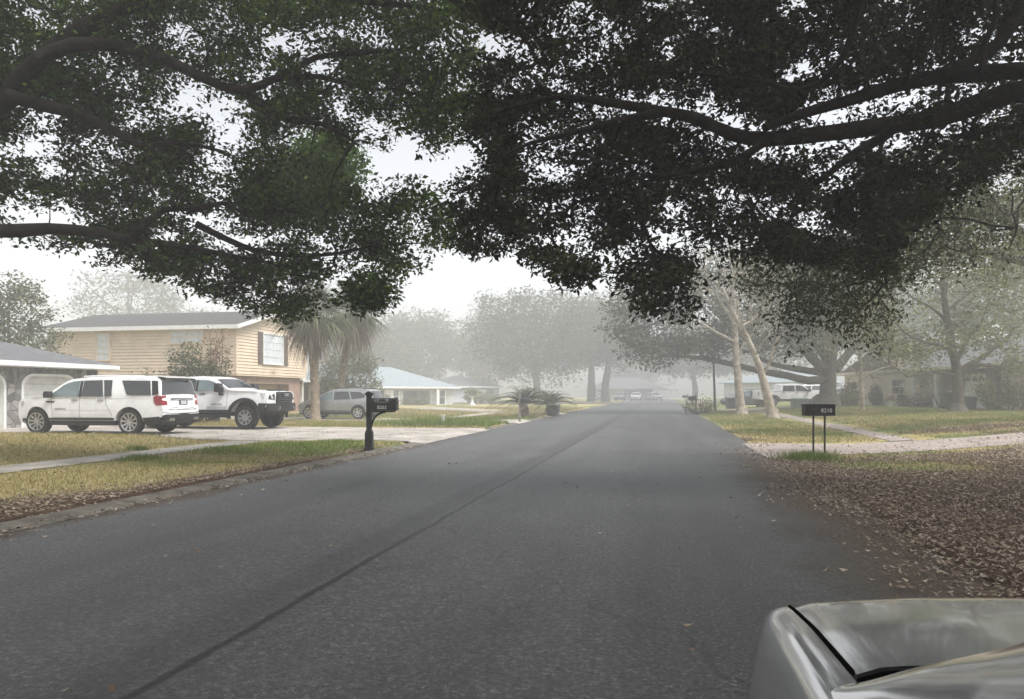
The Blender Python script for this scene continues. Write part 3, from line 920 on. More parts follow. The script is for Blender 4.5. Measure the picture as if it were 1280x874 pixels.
polyR = [(588, -70), (1345, -70), (1345, 180), (1280, 205), (1220, 225), (1165, 262), (1120, 300), (1095, 345), (1050, 330), (1000, 318), (968, 312), (925, 325), (900, 312), (870, 302), (846, 312), (856, 345), (852, 385), (832, 392), (805, 378), (785, 352), (765, 345), (742, 352), (715, 336), (680, 338), (650, 312), (612, 318), (584, 308), (570, 275), (566, 225), (578, 185), (596, 150)]
holesR = [(665, 10, 12, 14), (700, 40, 24, 20), (740, 70, 16, 10), (720, 105, 12, 8), (905, 82, 26, 9), (870, 232, 8, 6), (620, 60, 18, 18), (640, 110, 20, 10), (800, 40, 14, 7), (960, 20, 20, 7), (1015, 60, 18, 8), (1240, 150, 24, 10), (1180, 110, 20, 6), (620, 170, 8, 8)]
holesR.append((525, 204, 66, 34)); CR = crown_points(2950, polyR, 10.4, 1.2, .36, 42., holesR, .4, 3, fine=.6)
# the heavy limbs stay clear of leaves on the viewer's side
lp_ = np.concatenate([smooth_path(np.array([(1290, 112, 0), (1230, 128, 0), (1170, 148, 0), (1100, 158, 0), (1040, 166, 0), (960, 174, 0), (915, 168, 0), (870, 148, 0), (820, 138, 0), (760, 128, 0), (700, 121, 0)], float), 6)[:, :2], smooth_path(np.array([(1300, 88, 0), (1230, 92, 0), (1160, 98, 0), (1110, 110, 0), (1060, 126, 0), (1010, 140, 0)], float), 6)[:, :2]])
cx_, cy_, cd_ = project(CR)
near_ = np.sqrt((((np.stack([cx_, cy_], -1)[:, None] - lp_[None]) ** 2).sum(-1)).min(1))
CR = CR[(near_ > 24) | (RNG.random(len(CR)) < .28)]
CRe = crown_points(110, [(1085, 300), (1150, 262), (1220, 225), (1300, 190), (1310, 290), (1215, 320), (1130, 360), (1085, 370)], 15.5, 1.6, .30, 34., (), 0, 14, 16, .5)
CRd = crown_points(230, [(960, 300), (1100, 290), (1180, 250), (1120, 330), (1092, 385), (1075, 412), (1030, 405), (985, 400), (960, 370), (935, 335)], 14.0, 2.2, .40, 34., (), 0, 9, 20, .5)
hang = np.concatenate([crown_points(26, [(790, 330), (850, 310), (858, 365), (848, 398), (826, 398), (800, 375)], 9.6, .7, .38, 16, (), 0, 0, 13, .6), crown_points(16, [(690, 320), (740, 330), (745, 352), (715, 348)], 8.8, .3, 0, 30)])
CRd = np.concatenate([CRd, CRe])
Pt = T.twigs(np.concatenate([CR, CRd, hang]), .0045, 3, .03)
CRo = overhead(980, (5.0, 5.0, 7.6), (12, 12, 3.0), 4.4)  # unseen leaves overhead, thickened to darken the near road
V1, F1 = leaves(np.concatenate([CR, hang]), 50, (.145, .145, .07), .082, .48, .35)
V2, F2 = leaves(CRo, 60, (.5, .5, .28), .17, .6)
V3, F3 = leaves(CRd, 50, (.20, .20, .17), .085, .42, .7)
V = np.concatenate([V1, V2]); Fc = np.concatenate([F1, F2 + len(V1)])
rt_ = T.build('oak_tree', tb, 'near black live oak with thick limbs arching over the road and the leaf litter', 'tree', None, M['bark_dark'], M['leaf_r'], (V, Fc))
mesh_np('crown', V3 - tb, F3, M['leaf_skylit'], rt_)  # far side of the same crown, its extra light carried by leaf colour

# ---- third oak beyond it, grey limbs entering at the side
T = Tree()
gx, gy = gnd(1420, 24.5); tb = np.array([gx, gy, float(ground_z(gx, gy)) - .03])
T.limb([tb, tb + [0, 0, 2.5], tb + [-.2, .1, 5], tb + [.2, .3, 9.5]], .6, .15, 12, .5)
T.limb([tb + [0, 0, 3.6]] + L3([(1350, 345), (1290, 330), (1240, 318), (1195, 311), (1150, 303), (1118, 306)], 24.5), .24, .04, 9)
T.limb([tb + [0, 0, 4.6]] + L3([(1340, 320), (1285, 296), (1262, 280), (1240, 255), (1222, 222), (1205, 200), (1190, 160)], 24.5), .26, .05, 9)
T.limb(L3([(1245, 268), (1200, 268), (1170, 274), (1140, 290)], 24.3), .11, .03, 7)
T.limb(L3([(1222, 222), (1196, 232), (1170, 236)], 24.3), .08, .02, 6)
T.limb([tb + [0, 0, 5.5]] + L3([(1380, 200), (1330, 150), (1290, 100)], 24.5), .2, .05, 8)
P = crown_points(300, [(1080, 250), (1150, 190), (1230, 160), (1345, 130), (1345, 330), (1240, 340), (1130, 330), (1090, 310)], 24.5, 3, .3, 50., [(1250, 230, 30, 14), (1200, 250, 22, 10), (1270, 200, 14, 14)], 0, 21)
P2 = RNG.normal(0, 1, (120, 3)) * [2.5, 2.5, 1.6] + tb + [0, 0, 9.5]
T.twigs(np.concatenate([P, P2]), .012, 3, .07)
T.build('oak_tree', tb, 'grey mossy oak with bare crooked limbs beyond the dark live oak', 'tree', None, M['bark'], M['leaf_mid'], leaves(np.concatenate([P, P2]), 55, (.42, .42, .28), .13, .5, .4))

# ---- spreading live oak by the white pickup
T = Tree()
d0 = 54.
gx, gy = gnd(1035, d0); tb = np.array([gx, gy, float(ground_z(gx, gy)) - .05])
T.limb([tb, at(1035, 488, d0), at(1036, 470, d0), at(1040, 440, d0), at(1050, 400, d0)], .78, .22, 14, .5, power=.7)
T.mb.tube([tb + [0, 0, -.1], tb + [0, 0, .3], tb + [0, 0, 1.0]], [1.05, .90, .77], 14)
T.limb(L3([(1030, 474), (1010, 476), (985, 470), (960, 466), (925, 458), (890, 450), (860, 446), (822, 443), (790, 430)], [d0, d0 - 2, d0 - 4]), .32, .05, 9, .6)
T.limb(L3([(1028, 466), (1000, 462), (965, 455), (935, 440), (900, 430)], [d0, d0 + 2]), .26, .06, 9, .6)
T.limb(L3([(1030, 462), (1012, 444), (996, 424), (980, 404), (960, 380)], d0), .42, .08, 9, .6)
T.limb(L3([(1038, 458), (1020, 430), (1008, 400), (1005, 370)], [d0, d0 + 1]), .3, .06, 8, .6)
T.limb(L3([(1044, 462), (1062, 440), (1085, 415), (1105, 395)], [d0, d0 + 1]), .36, .06, 9, .6)
P = crown_points(620, [(758, 395), (775, 365), (815, 335), (880, 322), (960, 312), (1040, 318), (1100, 350), (1115, 410), (1092, 440), (1050, 425), (1015, 436), (985, 446), (940, 436), (905, 446), (870, 440), (835, 450), (800, 452), (768, 432)], d0 - 1, 5, .22, 44., [(860, 410, 16, 10), (955, 412, 18, 10)], 0, 33)
T.twigs(P, .02, 3, .12)
T.build('oak_tree', tb, 'thick trunked live oak spreading wide limbs beside the white pickup truck', 'tree', None, M['bark'], M['leaf_far'], leaves(P, 60, (.62, .62, .38), .24, .55, .3))

# ---- two pale sycamores on the verge
for (label, pts, d, r0, limbs, poly, ncl) in (
    ('straight mottled pale sycamore trunk standing behind the dry brown shrub',
     [(927, 517), (924, 490), (921, 455), (919, 420), (917, 380), (915, 345), (912, 300)], 48., .31,
     [([(918, 428), (895, 415), (870, 402), (848, 398)], .13), ([(917, 402), (897, 370), (880, 345), (868, 320)], .13), ([(917, 385), (935, 360), (958, 335), (965, 310)], .13),
      ([(920, 445), (940, 420), (965, 405), (985, 385)], .12), ([(916, 365), (903, 338), (890, 310)], .09), ([(915, 350), (925, 320), (930, 290)], .09), ([(921, 455), (938, 442), (948, 430)], .06)],
     [(845, 330), (880, 300), (960, 290), (990, 340), (985, 400), (940, 420), (870, 410)], 95),
    ('leaning pale sycamore with a forked bare top growing near the black twin post mailbox',
     [(966, 525), (960, 498), (953, 470), (942, 440), (927, 410), (912, 382), (904, 362), (885, 345)], 40., .27,
     [([(953, 470), (963, 452), (967, 430), (978, 418), (990, 408)], .10), ([(944, 446), (956, 425), (975, 412)], .07), ([(927, 410), (945, 395), (965, 375)], .08), ([(912, 382), (916, 355), (925, 330)], .08),
      ([(908, 370), (885, 362), (868, 352), (862, 340)], .07), ([(936, 428), (925, 400), (920, 370)], .06)],
     [(858, 320), (900, 300), (960, 310), (990, 380), (950, 420), (900, 390)], 60)):
    T = Tree()
    gx, gy = gnd(pts[0][0], d); tb = np.array([gx, gy, float(ground_z(gx, gy)) - .03])
    T.limb([tb] + L3(pts[1:], d), r0, .05, 12, .4, .012, .9)
    T.mb.tube([tb + [0, 0, -.1], tb + [0, 0, .15], tb + [0, 0, .55]], [r0 * 1.7, r0 * 1.35, r0 * .98], 12)
    for lp, lr in limbs: T.limb(L3(lp, [d, d + RNG.uniform(-1.5, 1.5)]), lr, .02, 7, .4, .03)
    P = crown_points(ncl * 2, poly, d, 2.0, .1, 40., (), 0, d)
    T.twigs(P, .011, 3, .05, sub=4, wig=.2)
    T.build('sycamore_tree', tb, label, 'tree', 'pale trees on the verge', M['bark_pale'], M['leaf_pale'], leaves(P[::2], 16, (.4, .4, .3), .16, .6, .4))

# ---- tree in front of the beige house, and the slim one beside it
T = Tree(); d = 38.
gx, gy = gnd(1197, d); tb = np.array([gx, gy, float(ground_z(gx, gy)) - .03])
T.limb([tb] + L3([(1197, 490), (1196, 462), (1190, 436), (1185, 405), (1180, 370), (1178, 330), (1175, 285)], d), .29, .05, 12, .4, .01, .9)
T.mb.tube([tb + [0, 0, -.1], tb + [0, 0, .12], tb + [0, 0, .5]], [.7, .46, .28], 12)
for lp, lr in (([(1200, 464), (1218, 452), (1240, 438), (1262, 420), (1282, 398)], .17), ([(1196, 452), (1205, 430), (1222, 410), (1236, 380)], .12), ([(1192, 440), (1175, 432), (1150, 426), (1130, 415), (1116, 400)], .13),
               ([(1196, 470), (1180, 466), (1158, 466), (1135, 470), (1112, 455)], .09), ([(1200, 468), (1225, 456), (1250, 458), (1275, 440)], .12), ([(1185, 405), (1165, 385), (1140, 372), (1120, 350)], .09), ([(1183, 390), (1205, 370), (1235, 350), (1260, 330)], .09), ([(1180, 360), (1160, 340), (1145, 318)], .06)):
    T.limb(L3(lp, [d, d + RNG.uniform(-1.5, 1.5)]), lr, .02, 8, .4, .02)
P = crown_points(330, [(1085, 400), (1095, 350), (1130, 318), (1190, 285), (1240, 300), (1300, 300), (1300, 440), (1262, 462), (1215, 436), (1165, 440), (1120, 456), (1090, 440)], d, 2.6, .26, 44., [(1210, 440, 14, 8), (1240, 400, 16, 10)], 0, 51)
T.twigs(P, .012, 3, .06)
T.build('shade_tree', tb, 'open leafy tree with a forked trunk on the lawn before the white garage door', 'tree', None, M['bark'], M['leaf_mid'], leaves(P, 36, (.45, .45, .26), .17, .5, .3))

T = Tree(); d = 45.
gx, gy = gnd(1078, d); tb = np.array([gx, gy, float(ground_z(gx, gy)) - .03])
T.limb([tb] + L3([(1077, 490), (1076, 465), (1075, 440), (1078, 410), (1080, 380)], d), .17, .03, 10, .4, .01)
for lp, lr in (([(1077, 472), (1066, 462), (1054, 452), (1045, 440)], .06), ([(1077, 474), (1092, 464), (1110, 458), (1130, 452)], .06), ([(1075, 445), (1092, 430), (1106, 410)], .05), ([(1075, 440), (1062, 420), (1052, 400)], .05)):
    T.limb(L3(lp, [d, d + RNG.uniform(-1, 1)]), lr, .012, 7, .4, .02)
P = crown_points(120, [(1035, 400), (1060, 360), (1110, 360), (1145, 410), (1140, 450), (1105, 462), (1085, 445), (1055, 456), (1036, 440)], d, 1.6, .18, 36., (), 0, 61)
T.twigs(P, .01, 3, .04)
T.build('slender_tree', tb, 'slim young tree with a thin pale trunk before the beige wall', 'tree', None, M['bark_pale'], M['leaf_mid'], leaves(P, 34, (.45, .45, .28), .17, .5, .3))


# ---- generic broad tree for the misty background
def bg_tree(name, label, px, d, h, rx, rz, cz, r0, ncl, leafmat, leaf, nleaf=46, group=None, thr=.25, limbs=6, base=0.0, spread=.9, trunks=1, bark='bark', seed=0, ry=None):
    if 80 < d < 130:                      # the far row stands well back in the mist
        q = 1.32; d, h, rx, rz, cz, r0, leaf, spread = d * q, h * q, rx * q, rz * q, (cz - CH) * q + CH, r0 * q, leaf * q, spread * q
    T = Tree()
    gx, gy = gnd(px, d); z0 = max(float(ground_z(gx, gy)), base) - .05
    tb = np.array([gx, gy, z0]); ry = ry or rx
    for q in range(trunks):
        o = np.array([rt[0], rt[1], 0]) * (q - (trunks - 1) / 2) * r0 * 2.9
        T.limb([tb + o, tb + o + [RNG.uniform(-.2, .2), 0, (cz - rz) * .6], tb + o * 1.2 + [RNG.uniform(-.4, .4), RNG.uniform(-.4, .4), cz - rz * .55], tb + o * 1.6 + [RNG.uniform(-.6, .6), RNG.uniform(-.6, .6), cz + rz * .6]], r0, r0 * .2, 9, .8, 0, .8)
    P = []
    while len(P) < ncl:
        p = RNG.uniform(-1, 1, 3); rr = (p ** 2).sum() ** .5
        lump = .62 + .55 * fbm(np.array([math.atan2(p[1], p[0]) * 1.3 + seed]), np.array([p[2] * 2.2 + seed * .7]))[0]
        if rr > lump or rr < .30: continue
        q = p * [rx, ry, rz]
        if fbm(np.array([q[0] * .38 + seed]), np.array([q[2] * .5 + q[1] * .21 + seed]))[0] < thr + RNG.uniform(0, .15): continue
        P.append(q + tb + [0, 0, cz])
    P = np.array(P)
    for k in range(limbs):
        a = 2 * math.pi * (k + RNG.uniform(-.3, .3)) / limbs
        s = tb + [0, 0, (cz - rz * RNG.uniform(.45, .75))]
        e = tb + [math.cos(a) * rx * .75, math.sin(a) * ry * .75, cz + rz * RNG.uniform(-.3, .5)]
        m = (s + e) / 2 + [0, 0, RNG.uniform(-.1, .12) * rz]
        T.limb([s, m, e], r0 * .45, r0 * .08, 7, .8, .04)
    T.twigs(P, .018 * max(1, d / 60), 3, .12)
    return T.build(name, tb, label, 'tree', group, M[bark], M[leafmat], leaves(P, nleaf, (spread, spread, spread * .6), leaf, .6, .25))


G = 'misty trees along the street'
bg_tree('oak_tree', 'broad rounded oak fading in fog between the palms bush and the far road end', 672, 86., 12, 8.8, 6.2, 8.2, .55, 420, 'leaf_far', .34, group=G, seed=1.3)
bg_tree('oak_tree', 'twin trunked oak arching over the far end of the road in fog', 748, 92., 12, 7.5, 5.0, 8.6, .62, 340, 'leaf_far', .36, group=G, seed=4.1, trunks=2)
bg_tree('oak_tree', 'dark foggy tree rising behind the pale blue roofed house', 525, 112., 14, 7.0, 6.5, 8.2, .5, 320, 'leaf_far', .4, group=G, seed=7.7)
bg_tree('oak_tree', 'foggy tree standing behind the palms and the blue roof gable', 462, 104., 12, 7.5, 5.4, 6.6, .5, 300, 'leaf_far', .38, group=G, seed=9.2)
bg_tree('oak_tree', 'taller foggy tree between the blue roofed house and the rounded oak', 605, 118., 14, 6.2, 6.2, 8.5, .5, 280, 'leaf_far', .42, group=G, seed=12.9)
bg_tree('oak_tree', 'faint tree behind the far house at the road end', 800, 190., 14, 11, 6, 9, .6, 260, 'leaf_far', .5, group=G, seed=15.1)
bg_tree('oak_tree', 'faint oak filling the mist beyond the leaning far mailbox', 868, 104., 12, 8, 4.6, 7.4, .5, 300, 'leaf_far', .38, group=G, seed=18.4)
bg_tree('oak_tree', 'faint oak in the mist behind the white pickup truck', 965, 98., 12, 8.5, 4.6, 7.6, .5, 300, 'leaf_far', .38, group=G, seed=21.4)
bg_tree('oak_tree', 'faint oak showing above the beige house roof', 1110, 84., 13, 9, 5, 9.4, .5, 320, 'leaf_far', .36, group=G, seed=24.4)
bg_tree('oak_tree', 'pale foggy tree above the roof of the white garage door house', 1270, 66., 13, 8, 5, 9.8, .5, 300, 'leaf_mid', .30, group=G, seed=28.4, thr=.34)
bg_tree('pine_tree', 'open crowned foggy tree rising above the two storey house roof', 160, 96., 16, 7.4, 4.4, 13.2, .42, 150, 'leaf_far', .34, nleaf=30, group=G, seed=31.4, thr=.34)
bg_tree('pine_tree', 'faint lower tree behind the roof ridge of the two storey house', 235, 110., 14, 9.5, 3.4, 11.0, .42, 170, 'leaf_far', .4, group=G, seed=35.4)
bg_tree('feathery_tree', 'feathery grey green tree rising behind the stone garage house', 8, 41., 9, 3.6, 3.6, 4.6, .22, 260, 'leaf_shrub', .17, nleaf=36, seed=38.2, thr=.16, spread=.38, ry=2.6)
bg_tree('broadleaf_tree', 'dark green tree standing behind the palm trunks and silver wagon', 437, 58., 6, 2.6, 2.3, 2.7, .14, 170, 'leaf_shrub', .17, seed=41.2, thr=.1, spread=.4)

# ---- shrubs
def shrub(name, label, px, d, rx, h, n, leafmat, leaf, cat='shrub', group=None, up=.4, nleaf=22, stems=14, wood='bark', wispy=0):
    T = Tree(); gx, gy = gnd(px, d); z0 = max(0, float(ground_z(gx, gy))) - .02
    tb = np.array([gx, gy, z0])
    P = []
    for s in range(stems):
        a = RNG.uniform(0, 6.28); r = rx * math.sqrt(RNG.random()); hh = h * (1 - .45 * (r / rx) ** 2) * RNG.uniform(.7, 1.05)
        top = tb + [math.cos(a) * r, math.sin(a) * r * .7, hh]
        T.limb([tb + [math.cos(a) * r * .3, math.sin(a) * r * .2, 0], tb + [math.cos(a) * r * .75, math.sin(a) * r * .5, hh * .5], top], .018 + .006 * h, .006, 5, .3, .01)
        for q in range(max(1, n // stems)):
            t = RNG.uniform(up, 1.05); P.append(tb + [math.cos(a) * r * (.4 + .6 * t), math.sin(a) * r * .7 * (.4 + .6 * t), hh * t] + RNG.normal(0, .12 * rx ** .5, 3))
    P = np.array(P); P[:, 2] = np.maximum(P[:, 2], z0 + .08)
    return T.build(name, tb, label, cat, group, M[wood], M[leafmat], leaves(P, nleaf, (.16 * rx ** .5, .16 * rx ** .5, .14), leaf, .42, -.2), crown='foliage')


gx, gy = gnd(245, 34.5)
shrub('overgrown_shrub', 'tall overgrown shrub with wispy stems behind the white pickup by the tan house', 232, 34.5, 2.2, 3.5, 420, 'leaf_shrub', .16, up=.25, stems=42)
shrub('overgrown_shrub', 'thin reddish shrub reaching up to the corner of the tan siding', 268, 35.5, 1.3, 4.6, 130, 'leaf_red', .14, up=.4, stems=18, nleaf=13)
shrub('dry_shrub', 'low dry brown shrub at the road edge beside the dark pole', 876, 50., 1.3, 1.15, 90, 'leaf_red', .13, up=.25, nleaf=14, stems=24)
shrub('low_shrub', 'green shrub against the beige wall beside the slim tree', 1093, 57., .8, 1.5, 70, 'leaf_shrub', .16)
shrub('low_shrub', 'reddish flowering shrub at the corner of the beige house', 1066, 58., .8, 2.1, 60, 'leaf_red', .17)
shrub('low_shrub', 'round planting under the beige house window', 1128, 53., .45, .95, 40, 'leaf_shrub', .14)
shrub('low_shrub', 'mixed planting bed before the recessed brick entry', 1150, 50.5, 1.2, .75, 70, 'leaf_red', .13)
shrub('broad_shrub', 'dark green shrub beside the brown pillar of the garage', 1262, 40., 1.7, 2.6, 190, 'leaf_mid', .15, up=.2)
shrub('hedge_shrub', 'low clipped planting under the blue roofed house window', 478, 84., 1.2, 1.0, 60, 'leaf_shrub', .2)
shrub('hedge_shrub', 'low planting before the dark porch of the blue roofed house', 520, 85., 1.8, .8, 80, 'leaf_shrub', .2)
shrub('hedge_shrub', 'dark bush beside the white pedestal urn', 588, 92., 1.1, 2.0, 90, 'leaf_mid', .22)
shrub('hedge_shrub', 'dark hedge before the white panelled far garage', 607, 96., 1.8, 1.5, 110, 'leaf_mid', .24)
shrub('low_shrub', 'dark low shrub at the foot of the thick trunked live oak', 1058, 54., 1.3, .9, 70, 'leaf_mid', .17)


# ---- palms
def ribbon(mbV, mbF, base, dirs, L, w, droop, nseg=4):
    """strip leaves: base n x 3, dirs n x 3 (unit)"""
    n = len(base)
    t = np.linspace(0, 1, nseg + 1)
    side = np.cross(dirs, np.array([0, 0, 1.0])); sn = np.linalg.norm(side, axis=1, keepdims=True); side = np.where(sn > 1e-3, side / np.maximum(sn, 1e-3), np.array([1.0, 0, 0]))
    V = []
    for tt in t:
        p = base + dirs * (L * tt)[:, None] + np.array([0, 0, -1.0]) * (droop * L * tt ** 2)[:, None]
        ww = w * (1 - tt) ** .6 * (.35 + .65 * min(1, tt * 4))
        V.append(p - side * ww[:, None]); V.append(p + side * ww[:, None])
    V = np.stack(V, 1)
    m = 2 * (nseg + 1); b = (np.arange(n) * m)[:, None]
    Fc = np.concatenate([b + np.array([[2 * s, 2 * s + 1, 2 * s + 3, 2 * s + 2]]) for s in range(nseg)])
    mbV.append(V.reshape(-1, 3)); mbF.append(Fc + sum(len(x) for x in mbV[:-1]))


def fan_palm(px, d, h, r0, label, seed, lean=0.0):
    gx, gy = gnd(px, d); tb = np.array([gx, gy, .03])
    root = empty('palm_tree', tuple(tb), 0, label, 'palm tree', 'sabal palms by the driveway')
    mb = MB(); top = np.array([lean, 0, h])
    zs = np.linspace(-.1, 1, 26)
    mb.tube([(lean * max(z, 0) ** 1.5, 0, z * h) for z in zs], [r0 * (1.25 if z < .05 else (1 + .06 * math.sin(i * 2.4) - .1 * z)) for i, z in enumerate(zs)], 12)
    mb.build('trunk', M['bark_palm'], root, smooth=60)
    for part, mat, n, e0, e1, Lp, Lf, dr in (('fronds', M['frond'], 44, -.35, 1.35, 1.05, 1.6, .5), ('dead_fronds', M['frond_dead'], 26, -1.35, -.45, .8, 1.45, .7)):
        Vs, Fs = [], []; stem = MB()
        for k in range(n):
            az = k * 2.39996 + RNG.uniform(-.2, .2); el = e0 + (e1 - e0) * ((k + .5) / n) + RNG.uniform(-.12, .12)
            dv = np.array([math.cos(az) * math.cos(el), math.sin(az) * math.cos(el), math.sin(el)])
            hub0 = top + np.array([0, 0, -.25 + .35 * ((k + .5) / n)])
            hub = hub0 + dv * Lp * RNG.uniform(.8, 1.15) + np.array([0, 0, -.12 * Lp])
            stem.tube([hub0, (hub0 + hub) / 2 + [0, 0, .05], hub], [.028, .02, .014], 4)
            s = np.cross(dv, [0, 0, 1.0]); s /= max(np.linalg.norm(s), 1e-3); nrm = np.cross(s, dv)
            nl = 26; a = np.linspace(-1.9, 1.9, nl) + RNG.normal(0, .04, nl)
            dirs = dv[None] * np.cos(a)[:, None] + s[None] * np.sin(a)[:, None] + nrm[None] * (.25 * np.abs(np.sin(a)))[:, None]
            dirs += np.array([0, 0, -.22]); dirs /= np.linalg.norm(dirs, axis=1, keepdims=True)
            L = Lf * (1 - .28 * np.abs(a) / 1.9) * RNG.uniform(.85, 1.1, nl)
            ribbon(Vs, Fs, np.repeat(hub[None], nl, 0), dirs, L, np.full(nl, .03), np.full(nl, dr) * RNG.uniform(.6, 1.3, nl))
        o = mesh_np(part, np.concatenate(Vs), np.concatenate(Fs), mat, root)
        stem.build('leaf_stalks' if part == 'fronds' else 'dead_leaf_stalks', mat, root)
    return root


fan_palm(394, 38.5, 5.75, .24, 'sabal palm with a reddish brown trunk and shaggy crown near the tan house', 1, -.15)
fan_palm(423, 43.5, 6.3, .21, 'sabal palm with a grey leaning trunk before the silver wagon', 2, .95)


def cycad(px, d, r, label, h=.5):
    gx, gy = gnd(px, d); tb = np.array([gx, gy, .02])
    root = empty('cycad_palm', tuple(tb), 0, label, 'palm', 'low feathery palms at the road edge')
    mb = MB(); mb.tube([(0, 0, -.1), (0, 0, h * .5), (0, 0, h)], [.26, .3, .2], 10); mb.build('trunk', M['bark_palm'], root, smooth=60)
    Vs, Fs = [], []; st = MB()
    for k in range(64):
        az = k * 2.4; el = RNG.uniform(.25, 1.4); L = r * RNG.uniform(.85, 1.15)
        t = np.linspace(0, 1, 26)[:, None]; hd = np.array([math.cos(az), math.sin(az), 0])
        P = np.array([0, 0, h]) + hd * (L * (math.cos(el) * t + .22 * t ** 2)) + np.array([0, 0, 1.]) * (L * math.sin(el) * t - L * .50 * t ** 2.4)
        st.tube(list(P[::5]), [.02, .017, .013, .01, .007, .004][:len(P[::5])], 4)
        tan = np.gradient(P, axis=0); tan /= np.linalg.norm(tan, axis=1, keepdims=True)
        sd = np.cross(tan, [0, 0, 1.]); sd /= np.maximum(np.linalg.norm(sd, axis=1, keepdims=True), 1e-3)
        for s_ in (-1, 1):
            dirs = sd * s_ * .8 + tan * .55 + np.array([0, 0, .18]); dirs /= np.linalg.norm(dirs, axis=1, keepdims=True)
            ll = .34 * r / 1.6 * np.sin(np.pi * (.12 + .85 * t[:, 0])) ** .6
            ribbon(Vs, Fs, P[1:], dirs[1:], ll[1:], np.full(25, .030), np.full(25, .25), 2)
    mesh_np('fronds', np.concatenate(Vs), np.concatenate(Fs), M['cycad'], root)
    st.build('leaf_stalks', M['cycad'], root)
    return root


cycad(655, 42.5, 1.9, 'larger feathery low palm behind the wooden post mailbox', .75)
cycad(687, 48, 1.8, 'smaller feathery low palm beside the dark bin at the road edge', .6)
# ------------------------------------------------------------------ houses
def hip_roof(x0, x1, y0, y1, z, slope, along='y', t=.10):
    """closed hip roof solid on a rectangle; returns MB"""
    mb = MB(); w = (x1 - x0) if along == 'y' else (y1 - y0); rise = slope * w / 2
    cx, cy = (x0 + x1) / 2, (y0 + y1) / 2
    if along == 'y': a, b = (cx, y0 + w / 2, z + rise), (cx, y1 - w / 2, z + rise)
    else: a, b = (x0 + w / 2, cy, z + rise), (x1 - w / 2, cy, z + rise)
    vs = [(x0, y0, z), (x1, y0, z), (x1, y1, z), (x0, y1, z), a, b, (x0, y0, z - t), (x1, y0, z - t), (x1, y1, z - t), (x0, y1, z - t)]
    if along == 'y': fs = [(0, 1, 4), (1, 2, 5, 4), (2, 3, 5), (3, 0, 4, 5)]
    else: fs = [(0, 1, 5, 4), (1, 2, 5), (2, 3, 4, 5), (3, 0, 4)]
    fs += [(6, 9, 8, 7), (0, 6, 7, 1), (1, 7, 8, 2), (2, 8, 9, 3), (3, 9, 6, 0)]
    return mb.add(vs, fs)


def fascia(x0, x1, y0, y1, z0, z1, t=.03):
    mb = MB()
    mb.box(x0 - t, x1 + t, y0 - t, y0, z0, z1); mb.box(x0 - t, x1 + t, y1, y1 + t, z0, z1)
    mb.box(x0 - t, x0, y0, y1, z0, z1); mb.box(x1, x1 + t, y0, y1, z0, z1)
    return mb


def window(parent, axis, pos, a0, a1, z0, z1, cols, rows, framemat, glassmat, out=1, fr=.07, mul=.035, dep=.07, name='window'):
    """frame with muntins on a wall plane; axis 'x' -> plane x=pos, a is y; out = facing sign"""
    f = MB(); g = MB()

    def bx(mb, u0, u1, w0, w1, d0, d1):
        p0, p1 = sorted((pos + out * d0, pos + out * d1))
        if axis == 'x': mb.box(p0, p1, u0, u1, w0, w1)
        else: mb.box(u0, u1, p0, p1, w0, w1)
    bx(f, a0 - fr, a0, z0 - fr, z1 + fr, -.03, dep); bx(f, a1, a1 + fr, z0 - fr, z1 + fr, -.03, dep)
    bx(f, a0, a1, z1, z1 + fr, -.03, dep); bx(f, a0, a1, z0 - fr, z0, -.03, dep + .02)
    for c in range(1, cols):
        u = a0 + (a1 - a0) * c / cols; bx(f, u - mul / 2, u + mul / 2, z0, z1, .0, dep * .72)
    for r in range(1, rows):
        w = z0 + (z1 - z0) * r / rows; bx(f, a0, a1, w - mul / 2, w + mul / 2, .0, dep * .68)
    bx(g, a0, a1, z0, z1, -.02, dep * .35)
    o = f.build(name, framemat, parent); g.build('pane', glassmat, o)
    return o


# --- house with the grey stone garage (its drive holds the white cars)
h = empty('stone_garage_house', (-24.7, 20, 0), 0, 'low house with a grey stone garage front and two arched white garage doors', 'house')
hx, hy = -24.7, 20.0


def loc(mb):
    mb.v = [(v[0] - hx, v[1] - hy, v[2]) for v in mb.v]; return mb


H = 2.52
doors = [(21.35, 24.15), (24.85, 27.65)]
mb = MB()
for (y0, y1) in ((11.5, 21.35), (24.15, 24.85), (27.65, 28.9)): mb.box(-25.0, -24.7, y0, y1, -.1, H)
for (y0, y1) in doors:
    hh = 2.2; r = .62; arc = []
    for k in range(9):
        a = math.pi / 2 * k / 8
        arc.append((y0 + r - r * math.cos(a), hh - .5 + .5 * math.sin(a)))
    arc += [(y1 - (p[0] - y0), p[1]) for p in reversed(arc)]
    mb.prism([(y0, H)] + arc + [(y1, H)], 'x', -25.0, -24.7)
mb.box(-36, -25.0, 28.6, 28.9, -.1, H); mb.box(-36, -25.0, 11.5, 11.8, -.1, H)
loc(mb).build('wall', M['stone'], h)
loc(hip_roof(-36.6, -24.1, 10.9, 29.5, 2.66, .30)).build('roof', M['shingle'], h)
mb = fascia(-36.6, -24.1, 10.9, 29.5, 2.47, 2.655)
mb.box(-36.6, -24.1, 10.9, 29.5, 2.44, 2.465)
loc(mb).build('fascia', M['white'], h)
